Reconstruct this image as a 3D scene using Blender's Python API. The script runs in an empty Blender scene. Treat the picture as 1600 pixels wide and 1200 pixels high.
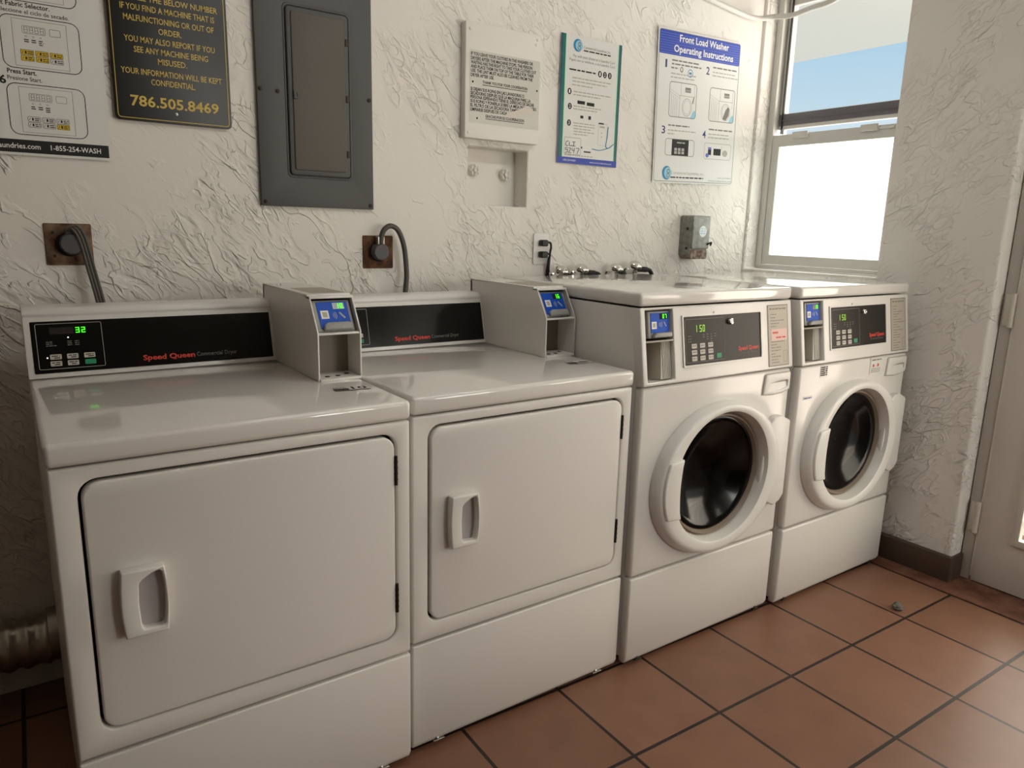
import bpy, bmesh, math, random
from mathutils import Vector, Matrix
S = bpy.context.scene
COL = S.collection
random.seed(4)

# ------------------------------------------------------------------ camera
cam_d = bpy.data.cameras.new('camera'); cam = bpy.data.objects.new('camera', cam_d); COL.objects.link(cam)
_r = Vector((0.82078296, -0.57068194, 0.02524777)); _u = Vector((0.09921528, 0.18594398, 0.97753832)); _f = Vector((0.56255814, 0.79984183, -0.20924002))
cam.matrix_world = Matrix(((_r.x, _u.x, -_f.x, -0.7113), (_r.y, _u.y, -_f.y, -1.3997), (_r.z, _u.z, -_f.z, 1.2938), (0, 0, 0, 1)))
cam_d.sensor_fit = 'HORIZONTAL'; cam_d.sensor_width = 36.0; cam_d.lens = 1135.07 / 1600 * 36; cam_d.clip_start = 0.02
S.camera = cam

# ------------------------------------------------------------------ world, lights, exposure
w = bpy.data.worlds.new('daylight_sky'); S.world = w; w.use_nodes = True
nt = w.node_tree; nt.nodes.clear()
o = nt.nodes.new('ShaderNodeOutputWorld'); b = nt.nodes.new('ShaderNodeBackground'); tc = nt.nodes.new('ShaderNodeTexCoord')
sx = nt.nodes.new('ShaderNodeSeparateXYZ'); cr = nt.nodes.new('ShaderNodeValToRGB'); mp = nt.nodes.new('ShaderNodeMapRange')
nt.links.new(tc.outputs['Generated'], sx.inputs[0]); nt.links.new(sx.outputs['Z'], mp.inputs['Value'])
mp.inputs['From Min'].default_value = -1; mp.inputs['From Max'].default_value = 1
nt.links.new(mp.outputs[0], cr.inputs[0]); nt.links.new(cr.outputs[0], b.inputs[0]); nt.links.new(b.outputs[0], o.inputs[0])
e = cr.color_ramp.elements
e[0].position = 0.0; e[0].color = (1.0, 0.97, 0.9, 1); e[1].position = 1.0; e[1].color = (0.28, 0.52, 0.9, 1)
for p_, c_ in ((0.46, (1.0, 0.98, 0.93, 1)), (0.53, (0.86, 0.95, 1.0, 1)), (0.62, (0.50, 0.74, 0.95, 1))):
    q_ = e.new(p_); q_.color = c_
b.inputs[1].default_value = 0.95

LAMP = 22.0                                                             # radiance of the ceiling lamp tubes
def area(name, loc, target, sx_, sy_, power, color):
    l = bpy.data.lights.new(name, 'AREA'); l.shape = 'RECTANGLE'; l.size = sx_; l.size_y = sy_; l.energy = power; l.color = color
    ob = bpy.data.objects.new(name, l); COL.objects.link(ob); ob.location = loc
    ob.rotation_euler = (Vector(target) - Vector(loc)).to_track_quat('-Z', 'Y').to_euler()
    return ob
area('door_daylight', (3.3, -1.90, 1.30), (0.0, -1.90, 1.10), 3.5, 2.2, 172, (1.0, 0.83, 0.68))
_a = area('window_daylight', (3.5, 0.1, 1.35), (2.2, 0.5, 1.45), 1.3, 1.1, 26, (1.0, 0.96, 0.96)); _a.data.spread = math.radians(110)
area('front_fill_daylight', (1.68, -3.60, 1.45), (1.55, 0, 1.2), 0.96, 1.16, 43, (1.0, 0.92, 0.85))  # added front fill, set behind an assumed window
S.view_settings.view_transform = 'Standard'; S.view_settings.look = 'None'; S.view_settings.gamma = 1.0
S.view_settings.use_curve_mapping = False; S.view_settings.exposure = -0.12

# ------------------------------------------------------------------ materials
def lin(h):
    c = [int(h[i:i + 2], 16) / 255 for i in (0, 2, 4)]
    return tuple((x / 12.92 if x <= .04045 else ((x + .055) / 1.055) ** 2.4) for x in c) + (1,)
def mat(name, hexc, rough=.5, metal=0.0, emit=None, estr=0, coat=0, spec=.5, trans=0, ior=1.45):
    m = bpy.data.materials.new(name); m.use_nodes = True; p = m.node_tree.nodes['Principled BSDF']
    p.inputs['Base Color'].default_value = lin(hexc); p.inputs['Roughness'].default_value = rough; p.inputs['Metallic'].default_value = metal
    p.inputs['Coat Weight'].default_value = coat; p.inputs['Coat Roughness'].default_value = .04
    p.inputs['Specular IOR Level'].default_value = spec; p.inputs['Transmission Weight'].default_value = trans; p.inputs['IOR'].default_value = ior
    if emit: p.inputs['Emission Color'].default_value = lin(emit); p.inputs['Emission Strength'].default_value = estr
    return m
def nodes(m): return m.node_tree.nodes, m.node_tree.links, m.node_tree.nodes['Principled BSDF']
def bumpy(m, scale, strength, dist=.002, detail=3, colvar=None):
    n, l, p = nodes(m); tc = n.new('ShaderNodeTexCoord'); no = n.new('ShaderNodeTexNoise'); bu = n.new('ShaderNodeBump')
    no.inputs['Scale'].default_value = scale; no.inputs['Detail'].default_value = detail
    l.new(tc.outputs['Object'], no.inputs['Vector']); l.new(no.outputs['Fac'], bu.inputs['Height'])
    bu.inputs['Strength'].default_value = strength; bu.inputs['Distance'].default_value = dist; l.new(bu.outputs[0], p.inputs['Normal'])
    if colvar:
        r = n.new('ShaderNodeValToRGB'); r.color_ramp.elements[0].color = lin(colvar[0]); r.color_ramp.elements[1].color = lin(colvar[1])
        r.color_ramp.elements[0].position = .35; r.color_ramp.elements[1].position = .65
        l.new(no.outputs['Fac'], r.inputs[0]); l.new(r.outputs[0], p.inputs['Base Color'])
    return m
def plaster(name, hexc, rot, stretch):
    m = mat(name, hexc, .75, spec=.3); n, l, p = nodes(m)
    tc = n.new('ShaderNodeTexCoord')
    def noise(sc, det, dis, rough=.5):
        x = n.new('ShaderNodeTexNoise'); x.inputs['Scale'].default_value = sc; x.inputs['Detail'].default_value = det
        x.inputs['Distortion'].default_value = dis; x.inputs['Roughness'].default_value = rough; l.new(tc.outputs['Object'], x.inputs['Vector']); return x
    def ramp(src, a, bb):
        r = n.new('ShaderNodeMapRange'); r.interpolation_type = 'SMOOTHSTEP'; r.inputs['From Min'].default_value = a; r.inputs['From Max'].default_value = bb
        l.new(src, r.inputs['Value']); return r.outputs[0]
    def math_(op, a, bb):
        x = n.new('ShaderNodeMath'); x.operation = op
        for i, v in enumerate((a, bb)):
            if isinstance(v, (int, float)): x.inputs[i].default_value = v
            else: l.new(v, x.inputs[i])
        return x.outputs[0]
    m1 = n.new('ShaderNodeMapping'); l.new(tc.outputs['Object'], m1.inputs['Vector']); m1.inputs['Rotation'].default_value = rot
    mpn = n.new('ShaderNodeMapping'); l.new(m1.outputs[0], mpn.inputs['Vector']); mpn.inputs['Scale'].default_value = stretch
    def noise2(sc, det, dis, rough=.5):
        x = noise(sc, det, dis, rough); l.new(mpn.outputs[0], x.inputs['Vector']); return x.outputs['Fac']
    def lip(src, t, rise, fall):                                            # sharp front, long back: a trowelled lip
        return math_('MULTIPLY', ramp(src, t, t + rise), math_('SUBTRACT', 1.0, ramp(src, t, t + fall)))
    mask = ramp(noise(4.2, 3, .6).outputs['Fac'], .42, .60)
    mask2 = ramp(noise(6.5, 2, .4).outputs['Fac'], .46, .60)
    fine = noise(75, 3, .3).outputs['Fac']
    h = math_('MULTIPLY', lip(noise2(10, 2.5, .5), .49, .022, .16), mask)
    h = math_('ADD', h, math_('MULTIPLY', lip(noise2(24, 2.5, .8), .50, .035, .2), math_('MULTIPLY', mask, .75)))
    h = math_('ADD', h, math_('MULTIPLY', lip(noise2(15, 2.5, .5), .52, .026, .16), math_('MULTIPLY', mask2, .8)))
    h = math_('ADD', h, math_('MULTIPLY', fine, .06))
    h = math_('ADD', h, math_('MULTIPLY', noise(3.0, 3, 0).outputs['Fac'], 1.3))
    bu = n.new('ShaderNodeBump'); bu.inputs['Strength'].default_value = 1.0; bu.inputs['Distance'].default_value = .0040
    l.new(h, bu.inputs['Height']); l.new(bu.outputs[0], p.inputs['Normal'])
    return m
M = {}
M['plaster'] = plaster('painted_trowel_plaster', 'DFDAD2', (0, math.radians(-48), 0), (.55, 1.0, 1.25))
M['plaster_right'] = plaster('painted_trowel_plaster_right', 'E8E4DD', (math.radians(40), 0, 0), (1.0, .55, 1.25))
M['smooth_wall'] = bumpy(mat('painted_reveal', 'DFDAD2', .7, spec=.3), 30, .3, .002)
M['ceiling'] = bumpy(mat('ceiling_paint', 'E2DED6', .8), 60, .3)
M['enamel'] = mat('white_enamel', 'DEDAD5', .30, coat=.12)
M['enamel_lid'] = mat('white_enamel_glossy', 'DEDAD5', .10, coat=.6)
M['enamel_front'] = mat('white_enamel_front', 'DEDAD5', .16, coat=.0, spec=.5)
M['dull_wall'] = mat('bounce_dimming_wall', '79736A', .8)  # dark tone given to unseen walls to cut bounced light
M['plastic_white'] = mat('white_plastic', 'E0DDD8', .32)
M['cup_shade'] = mat('handle_cup_shade_grey', 'B3ACAE', .4)  # greyed so the shallow handle cup looks deep and shaded
M['frame_white'] = mat('white_window_frame', 'D8D6D0', .4)
M['black_gloss'] = mat('black_gloss_panel', '0D0D0C', .12, spec=.5)
M['panel_brown'] = mat('dark_panel', '241F1C', .34, spec=.22)
M['rubber'] = mat('dark_rubber', '1C1A18', .7)
M['chute_grey'] = mat('chute_grey', 'C2BCB2', .45)
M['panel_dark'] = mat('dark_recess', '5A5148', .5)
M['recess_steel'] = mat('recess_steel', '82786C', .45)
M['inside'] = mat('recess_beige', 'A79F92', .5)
M['steel'] = mat('brushed_steel', 'A8A49C', .35, 1.0)
M['chrome'] = mat('chrome', 'D8D6D2', .08, 1.0)
M['dark_metal'] = mat('dark_hinge', '3A322B', .5, .7)
M['grey_panel'] = bumpy(mat('grey_breaker_paint', '50504E', .5, spec=.35), 90, .06, .001)
M['brown_panel'] = bumpy(mat('brownish_breaker_door', '565049', .5, spec=.35), 90, .06, .001)
M['ink'] = mat('black_ink', '151413', .6)
M['ink_grey'] = mat('grey_ink', '77756F', .6)
M['ink_light'] = mat('pale_grey_print', 'A9A59C', .5)
M['paper'] = mat('poster_paper', 'D9D8D3', .35)
M['paper_card'] = mat('card_paper', 'C9C6BC', .5)
M['sign_black'] = mat('black_sign', '15130F', .35)
M['gold'] = mat('gold_lettering', 'C8AC4E', .45)
M['pale_patch'] = mat('worn_patch', 'CFC6BA', .7)
M['blue'] = mat('poster_blue', '2B42A4', .4)
M['blue_line'] = mat('poster_blue_light', '5468BC', .4)
M['green'] = mat('poster_green', '1E6A58', .4)
M['navy_green'] = mat('poster_teal_navy', '274A63', .4)
M['mint'] = mat('poster_mint', 'BFE0CB', .4)
M['yellow'] = mat('highlight_yellow', 'D2B224', .5)
M['navy_ink'] = mat('navy_ink', '2A3468', .5)
M['white_ink'] = mat('white_ink', 'E8E6E0', .5)
M['logo_blue'] = mat('logo_blue', '2E7FA8', .5)
M['logo_pale'] = mat('logo_pale_blue', '8FC3DA', .5)
M['red_logo'] = mat('red_lettering', 'D23A28', .5)
M['pink'] = mat('pink_sticker', 'E0BBB2', .5)
M['reader_blue'] = mat('reader_blue', '0F4DB8', .4, spec=.2)
M['reader_grey'] = mat('reader_grey', '8F8E8B', .4)
M['led_green'] = mat('green_led', '1C8A12', .4, emit='48FF20', estr=1.6)
M['led_yellow'] = mat('yellow_green_led', '5C8A12', .4, emit='A0E028', estr=.75)
M['led_white'] = mat('white_led', 'FFFFFF', .4, emit='FFFFFF', estr=1.0)
M['led_off'] = mat('unlit_display', '241F1A', .3)
M['button'] = mat('button_pale', 'BDB6AB', .5)
M['button_green'] = mat('button_green', '1F8A5E', .5)
M['label_tan'] = mat('instruction_plate', 'B5AC9C', .45)
M['rust_plate'] = bumpy(mat('rusty_outlet_plate', '6B4A32', .7, .3), 26, .3, .001, 4, ('4A2E1C', '8A7058'))
M['rust_plate2'] = bumpy(mat('rusted_brown_plate', '54351F', .7, .3), 30, .3, .001, 4, ('3A2213', '70492A'))
M['plug_grey'] = mat('grey_plug', '4B4A4C', .5)
M['cord_grey'] = mat('grey_cord', '4C4944', .5)
M['cord_black'] = mat('black_cord', '121110', .45)
M['box_grey'] = bumpy(mat('galvanised_grey_box', '85857F', .5, .3), 40, .2, .001, 4, ('767670', '93938C'))
M['rust'] = bumpy(mat('rust', '6E4630', .8), 55, .4, .001, 4, ('55392A', '93867A'))
M['baseboard'] = bumpy(mat('brown_baseboard', '4A3A30', .5), 20, .1)
M['threshold'] = bumpy(mat('red_brown_concrete', '6B4534', .7), 14, .5, .003, 4, ('5A3627', '7C5442'))
M['door_paint'] = bumpy(mat('grey_door_paint', 'D4CDC4', .45), 120, .05, .001)
M['frame_paint'] = mat('door_frame_paint', 'BBB4AB', .5)
M['hinge'] = bumpy(mat('painted_hinge', 'CFC8BC', .45), 120, .4, .001)
M['alum'] = mat('window_grey_rail', '6E6B70', .5)
M['soffit'] = mat('white_soffit', 'ECEBE8', .8)
M['stone'] = bumpy(mat('grey_stone', '5C5A54', .9), 60, .8, .004, 4, ('45443F', '7A776F'))
M['foil'] = mat('foil_duct', 'B5B0A5', .28, 1.0)
M['drum'] = mat('drum_steel', '6F6C68', .35, 1.0)
M['gasket'] = mat('grey_gasket', '8A7C6C', .4)
M['lamp_glow'] = mat('tube_lamp_glow', 'FFFFFF', .5, emit='F6F9F8', estr=LAMP)
M['tube_white'] = mat('white_cable', 'D9D6CF', .5)
# frosted and clear glass
def glassy(name, tint, frost, ior=1.45, gr=None):
    m = bpy.data.materials.new(name); m.use_nodes = True; n = m.node_tree.nodes; l = m.node_tree.links; n.clear()
    out = n.new('ShaderNodeOutputMaterial'); mix = n.new('ShaderNodeMixShader'); gl = n.new('ShaderNodeBsdfGlossy'); gl.inputs['Roughness'].default_value = gr if gr is not None else (.35 if frost else .02)
    t = n.new('ShaderNodeBsdfTranslucent' if frost else 'ShaderNodeBsdfTransparent'); t.inputs['Color'].default_value = tint
    fr = n.new('ShaderNodeFresnel'); fr.inputs['IOR'].default_value = ior
    ge = n.new('ShaderNodeNewGeometry'); su = n.new('ShaderNodeMath'); su.operation = 'SUBTRACT'; su.inputs[0].default_value = 1; mu = n.new('ShaderNodeMath'); mu.operation = 'MULTIPLY'
    l.new(ge.outputs['Backfacing'], su.inputs[1]); l.new(su.outputs[0], mu.inputs[0]); l.new(fr.outputs[0], mu.inputs[1]); l.new(mu.outputs[0], mix.inputs[0]); l.new(t.outputs[0], mix.inputs[1]); l.new(gl.outputs[0], mix.inputs[2]); l.new(mix.outputs[0], out.inputs[0])
    return m
M['frost'] = glassy('frosted_glass', (.93, .98, .96, 1), True)
M['clear'] = glassy('clear_glass', (.95, .98, .98, 1), False, 1.2)
M['louver_glass'] = glassy('louver_glass', (.85, .88, .86, 1), False, 1.25)
M['dark_glass'] = glassy('dark_door_glass', (.17, .16, .15, 1), False, 1.35, .12)
# floor tiles
m = mat('terracotta_tile', '8A5C44', .42); n, l, p = nodes(m); M['tile'] = m
tc = n.new('ShaderNodeTexCoord'); mpg = n.new('ShaderNodeMapping'); br = n.new('ShaderNodeTexBrick'); no = n.new('ShaderNodeTexNoise'); bu = n.new('ShaderNodeBump')
TS = .3191
mpg.vector_type = 'TEXTURE'; mpg.inputs['Location'].default_value = (1.1186, -.2956, 0); mpg.inputs['Rotation'].default_value = (0, 0, -.0188)
l.new(tc.outputs['Object'], mpg.inputs['Vector']); l.new(mpg.outputs[0], br.inputs['Vector'])
br.offset = 0; br.squash = 1; br.inputs['Scale'].default_value = 1; br.inputs['Brick Width'].default_value = TS; br.inputs['Row Height'].default_value = TS
br.inputs['Mortar Size'].default_value = .0052; br.inputs['Mortar Smooth'].default_value = .15; br.inputs['Bias'].default_value = 0
br.inputs['Color1'].default_value = lin('8C6551'); br.inputs['Color2'].default_value = lin('815B47'); br.inputs['Mortar'].default_value = lin('2A201A')
no.inputs['Scale'].default_value = 9; no.inputs['Detail'].default_value = 5; l.new(tc.outputs['Object'], no.inputs['Vector'])
mx = n.new('ShaderNodeMix'); mx.data_type = 'RGBA'; mx.blend_type = 'MULTIPLY'; mx.inputs[0].default_value = .5
rr = n.new('ShaderNodeValToRGB'); rr.color_ramp.elements[0].color = (.72, .7, .68, 1); rr.color_ramp.elements[1].color = (1, 1, 1, 1); rr.color_ramp.elements[0].position = .3; rr.color_ramp.elements[1].position = .7
l.new(no.outputs['Fac'], rr.inputs[0]); l.new(br.outputs['Color'], mx.inputs[6]); l.new(rr.outputs[0], mx.inputs[7]); l.new(mx.outputs[2], p.inputs['Base Color'])
inv = n.new('ShaderNodeMath'); inv.operation = 'SUBTRACT'; inv.inputs[0].default_value = 1; l.new(br.outputs['Fac'], inv.inputs[1]); l.new(inv.outputs[0], bu.inputs['Height'])
bu.inputs['Strength'].default_value = .7; bu.inputs['Distance'].default_value = .003; l.new(bu.outputs[0], p.inputs['Normal'])

# ------------------------------------------------------------------ mesh builder
XZ = Matrix(((1, 0, 0, 0), (0, 0, 1, 0), (0, 1, 0, 0), (0, 0, 0, 1)))      # (u, v, w) -> x=u, z=v, y=w
YZ = Matrix(((0, 0, 1, 0), (1, 0, 0, 0), (0, 1, 0, 0), (0, 0, 0, 1)))      # (u, v, w) -> y=u, z=v, x=w
XY = Matrix.Identity(4)
def plane(org, U, V):                                                       # w points along U x V
    U = Vector(U).normalized(); V = Vector(V).normalized(); N = U.cross(V)
    return Matrix(((U.x, V.x, N.x, org[0]), (U.y, V.y, N.y, org[1]), (U.z, V.z, N.z, org[2]), (0, 0, 0, 1)))
def FRONT(org): return plane(org, (1, 0, 0), (0, 0, 1))                     # faces the camera side (-y)
_cache = {}
def text_mesh(s, bold):
    k = (s, bold)
    if k not in _cache:
        c = bpy.data.curves.new('lettering', 'FONT'); c.body = s; c.size = 1; c.offset = bold; c.resolution_u = 2
        ob = bpy.data.objects.new('lettering', c); me = bpy.data.meshes.new_from_object(ob)
        bpy.data.objects.remove(ob); bpy.data.curves.remove(c); _cache[k] = me
    return _cache[k]
def rrect(u0, u1, v0, v1, r, n=5):
    r = min(r, abs(u1 - u0) / 2 - 1e-5, abs(v1 - v0) / 2 - 1e-5); pts = []
    for cx, cy, a0 in ((u1 - r, v0 + r, -90), (u1 - r, v1 - r, 0), (u0 + r, v1 - r, 90), (u0 + r, v0 + r, 180)):
        for i in range(n + 1):
            a = math.radians(a0 + 90 * i / n); pts.append((cx + r * math.cos(a), cy + r * math.sin(a)))
    return pts
def ell(cx, cy, rx, ry, n=48): return [(cx + rx * math.cos(2 * math.pi * i / n), cy + ry * math.sin(2 * math.pi * i / n)) for i in range(n)]
def smooth_path(pts, n=8):
    P = [Vector(p) for p in pts]; out = []
    for i in range(len(P) - 1):
        p0 = P[max(i - 1, 0)]; p1 = P[i]; p2 = P[i + 1]; p3 = P[min(i + 2, len(P) - 1)]
        for k in range(n):
            t = k / n; out.append(.5 * ((2 * p1) + (p2 - p0) * t + (2 * p0 - 5 * p1 + 4 * p2 - p3) * t * t + (3 * p1 - p0 - 3 * p2 + p3) * t ** 3))
    out.append(P[-1]); return out
class MB:
    def __init__(self, xf=XY): self.bm = bmesh.new(); self.xf = xf; self.mi = 0
    def _done(self, tmp, xf, bevel=0, seg=3, ang=30):
        bmesh.ops.recalc_face_normals(tmp, faces=tmp.faces)
        if bevel:
            es = [e for e in tmp.edges if len(e.link_faces) == 2 and e.calc_face_angle(0) > math.radians(ang)]
            bmesh.ops.bevel(tmp, geom=es, offset=bevel, segments=seg, affect='EDGES', profile=.5, clamp_overlap=True)
        xf = self.xf if xf is None else xf
        tmp.transform(xf)
        if xf.to_3x3().determinant() < 0: bmesh.ops.reverse_faces(tmp, faces=tmp.faces)
        for f in tmp.faces: f.material_index = self.mi; f.smooth = True
        me = bpy.data.meshes.new('tmp'); tmp.to_mesh(me); tmp.free(); self.bm.from_mesh(me); bpy.data.meshes.remove(me)
        return self
    def box(self, a, c, bevel=0, xf=None, seg=3):
        t = bmesh.new(); bmesh.ops.create_cube(t, size=1)
        for v in t.verts: v.co = Vector([a[i] + (c[i] - a[i]) * (v.co[i] + .5) for i in range(3)])
        return self._done(t, xf, bevel, seg)
    def prism(self, outer, w0, w1, holes=(), bevel=0, xf=None, seg=3):
        t = bmesh.new(); edges = []
        for loop in [outer] + list(holes):
            vs = [t.verts.new((p[0], p[1], w0)) for p in loop]
            edges += [t.edges.new((vs[i], vs[(i + 1) % len(vs)])) for i in range(len(vs))]
        if holes: bmesh.ops.triangle_fill(t, use_beauty=True, use_dissolve=False, edges=edges)
        else: t.faces.new([v for v in t.verts])
        if abs(w1 - w0) > 1e-9:
            r = bmesh.ops.extrude_face_region(t, geom=list(t.faces))
            for g in r['geom']:
                if isinstance(g, bmesh.types.BMVert): g.co.z = w1
        return self._done(t, xf, bevel, seg)
    def flat(self, pts, wv=0, xf=None):
        t = bmesh.new(); t.faces.new([t.verts.new((p[0], p[1], wv)) for p in pts])
        if t.faces[:] and t.faces[:][0].normal.z < 0: pass
        xf = self.xf if xf is None else xf; t.transform(xf)
        for f in t.faces: f.material_index = self.mi
        me = bpy.data.meshes.new('tmp'); t.to_mesh(me); t.free(); self.bm.from_mesh(me); bpy.data.meshes.remove(me); return self
    def rect(self, u0, u1, v0, v1, wv=0, xf=None): return self.flat([(u0, v0), (u1, v0), (u1, v1), (u0, v1)], wv, xf)
    def outline(self, u0, u1, v0, v1, r, t, wv=0, xf=None):
        return self.ring(rrect(u0, u1, v0, v1, r), rrect(u0 + t, u1 - t, v0 + t, v1 - t, max(r - t, 1e-4)), wv, xf)
    def ring(self, A, B, wv=0, xf=None):
        n = len(A)
        for i in range(n): self.flat([A[i], A[(i + 1) % n], B[(i + 1) % n], B[i]], wv, xf)
        return self
    def loft(self, loops, xf=None, cap=False):                              # loops of 3d points, equal counts
        t = bmesh.new(); L = [[t.verts.new(p) for p in lp] for lp in loops]; n = len(L[0])
        for a, c in zip(L, L[1:]):
            for i in range(n): t.faces.new((a[i], a[(i + 1) % n], c[(i + 1) % n], c[i]))
        if cap: t.faces.new(L[0][::-1]); t.faces.new(L[-1])
        return self._done(t, xf)
    def tube(self, pts, r, n=10, xf=None, smooth=8, cap=True):
        P = smooth_path(pts, smooth) if smooth else [Vector(p) for p in pts]; loops = []; up = None
        for i, p in enumerate(P):
            d = (P[min(i + 1, len(P) - 1)] - P[max(i - 1, 0)]).normalized()
            if up is None: up = Vector((0, 0, 1)) if abs(d.z) < .9 else Vector((1, 0, 0))
            sdir = d.cross(up).normalized(); up = sdir.cross(d).normalized(); rr_ = r(i / (len(P) - 1)) if callable(r) else r
            loops.append([p + rr_ * (math.cos(2 * math.pi * k / n) * sdir + math.sin(2 * math.pi * k / n) * up) for k in range(n)])
        return self.loft(loops, xf, cap)
    def lathe(self, prof, xf, n=24, cap=True):                              # prof (radius, w) about local w axis
        return self.loft([[(r * math.cos(2 * math.pi * k / n), r * math.sin(2 * math.pi * k / n), wv) for k in range(n)] for r, wv in prof], xf, cap)
    def text(self, s, u0, u1, v, h, wv=.0006, bold=.0, xf=None):            # left, right, baseline, cap height
        me = text_mesh(s, bold); xs = [q.co.x for q in me.vertices]
        if not xs: return self
        x0, x1 = min(xs), max(xs); t = bmesh.new(); t.from_mesh(me); kx = (u1 - u0) / (x1 - x0); ky = h / .69
        for q in t.verts: q.co = Vector((u0 + (q.co.x - x0) * kx, v + q.co.y * ky, wv))
        xf = self.xf if xf is None else xf; t.transform(xf)
        for f in t.faces: f.material_index = self.mi
        me2 = bpy.data.meshes.new('tmp'); t.to_mesh(me2); t.free(); self.bm.from_mesh(me2); bpy.data.meshes.remove(me2); return self
    def words(self, u0, u1, v, h, wv=.0006, xf=None):                       # a line of print too small to read
        u = u0
        while u < u1 - 1e-4:
            e_ = min(u1, u + h * random.uniform(1.5, 4.2)); self.rect(u, e_, v + h * .12, v + h * .78, wv, xf); u = e_ + h * .55
        return self
    def seg7(self, s, u0, v0, wd, ht, gap, t, wv=.0006, xf=None):
        tab = {'0': 'abcdef', '1': 'bc', '2': 'abged', '3': 'abgcd', '5': 'afgcd', '6': 'afgcde', '7': 'abc', '8': 'abcdefg', 'S': 'afgcd', 'I': 'ef'}
        for ch in s:
            R = {'a': (0, wd, ht - t, ht), 'g': (0, wd, ht / 2 - t / 2, ht / 2 + t / 2), 'd': (0, wd, 0, t), 'f': (0, t, ht / 2, ht), 'e': (0, t, 0, ht / 2), 'b': (wd - t, wd, ht / 2, ht), 'c': (wd - t, wd, 0, ht / 2)}
            for k in tab.get(ch, ''):
                a = R[k]; self.rect(u0 + a[0], u0 + a[1], v0 + a[2], v0 + a[3], wv, xf)
            u0 += wd + gap
        return self
    def mat(self, i): self.mi = i; return self
    def build(self, name, mats, parent=None, label=None):
        me = bpy.data.meshes.new(name); self.bm.to_mesh(me); self.bm.free()
        for k in (mats if isinstance(mats, (list, tuple)) else [mats]): me.materials.append(M[k])
        try: me.set_sharp_from_angle(angle=math.radians(38))
        except Exception: pass
        ob = bpy.data.objects.new(name, me); COL.objects.link(ob)
        if parent is not None: ob.parent = parent
        if label: ob['label'] = label
        return ob
def thing(name, label, cat, loc=(0, 0, 0), group=None, rot=(0, 0, 0)):
    ob = bpy.data.objects.new(name, None); COL.objects.link(ob); ob.location = loc; ob.rotation_euler = rot; ob.empty_display_size = .1
    return tag(ob, label, cat, group)
def tag(ob, label, cat, group=None):
    ob['label'] = label; ob['category'] = cat
    if group: ob['group'] = group
    return ob
def struct(ob): ob['kind'] = 'structure'; return ob

# ------------------------------------------------------------------ the room
YW, XR = .85, 2.189
rect = lambda a, bb, c, d: [(a, c), (bb, c), (bb, d), (a, d)]
struct(MB().box((-2.8, -3.4, -.1), (2.09, YW + .05, 0)).build('floor', 'tile'))
struct(MB().box((-2.9, -3.5, 2.5), (XR + .1, YW + .2, 2.6)).build('ceiling', 'ceiling'))
nic = (.660, .915, 1.372, 1.572)
wb = MB(XZ); wb.prism(rect(-2.9, XR + .25, -.05, 2.55), YW, YW + .14, [rect(*nic)], bevel=.006)
wb.mat(1); wb.box((nic[0] - .03, nic[2] - .03, YW + .08), (nic[1] + .03, nic[3] + .03, YW + .10))
struct(wb.build('wall_back', ['plaster', 'smooth_wall']))
WY0, WY1, WZ0, WZ1 = .190, .838, 1.138, 2.36
DY = -.25
wr = MB(YZ); wr.prism([(-3.4, -.05), (-1.30, -.05), (-1.30, 2.12), (DY, 2.12), (DY, -.05), (YW + .1, -.05), (YW + .1, 2.55), (-3.4, 2.55)], XR, XR + .17, [rect(WY0, WY1, WZ0, WZ1), rect(-2.35, -1.50, .95, 2.1)], bevel=.011, seg=4)
struct(wr.build('wall_right', 'plaster_right'))
struct(MB().box((-2.9, -3.5, -.05), (-2.8, YW + .1, 2.55)).build('wall_left', 'dull_wall'))
wfm = MB(XZ); wfm.prism(rect(-2.9, XR + .1, -.05, 2.55), -3.5, -3.4, [rect(1.2, 2.16, .87, 2.03)]); struct(wfm.build('wall_front', 'dull_wall'))
w3 = thing('fill_window_3', 'unseen white framed window added behind the camera for front fill light', 'window', (0, -3.45, 0)); struct(w3)  # assumed window, added to carry the fill light from the front
f = MB(XZ); f.prism(rect(1.201, 2.159, .871, 2.029), -.02, .03, [rect(1.24, 1.66, .91, 1.99), rect(1.70, 2.12, .91, 1.99)], bevel=.003); f.build('window_frame', 'frame_white', w3)
f = MB(XZ); f.prism(rect(1.238, 2.122, .908, 1.992), .0, .004); f.build('pane', 'clear', w3)
bb = MB(); bb.box((2.164, DY - .012, .0), (XR + .004, YW - .002, .10), .003); bb.box((XR - .002, DY - .012, 0), (2.272, DY + .004, .10), .003)
struct(bb.build('baseboard_right', 'baseboard'))
_x = lambda y_: 2.0795 + .0188 * (y_ + .3136)
struct(MB().prism([(_x(-3.4), -3.4), (2.95, -3.4), (2.95, YW), (_x(YW), YW)], -.1, .003, bevel=.0015).build('trim_1', 'threshold'))
# outside: the walkway slab above the window
struct(MB().box((XR + .18, -4, 2.60), (4.49, 7, 2.75), .004).build('ceiling_walkway', 'soffit'))

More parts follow.
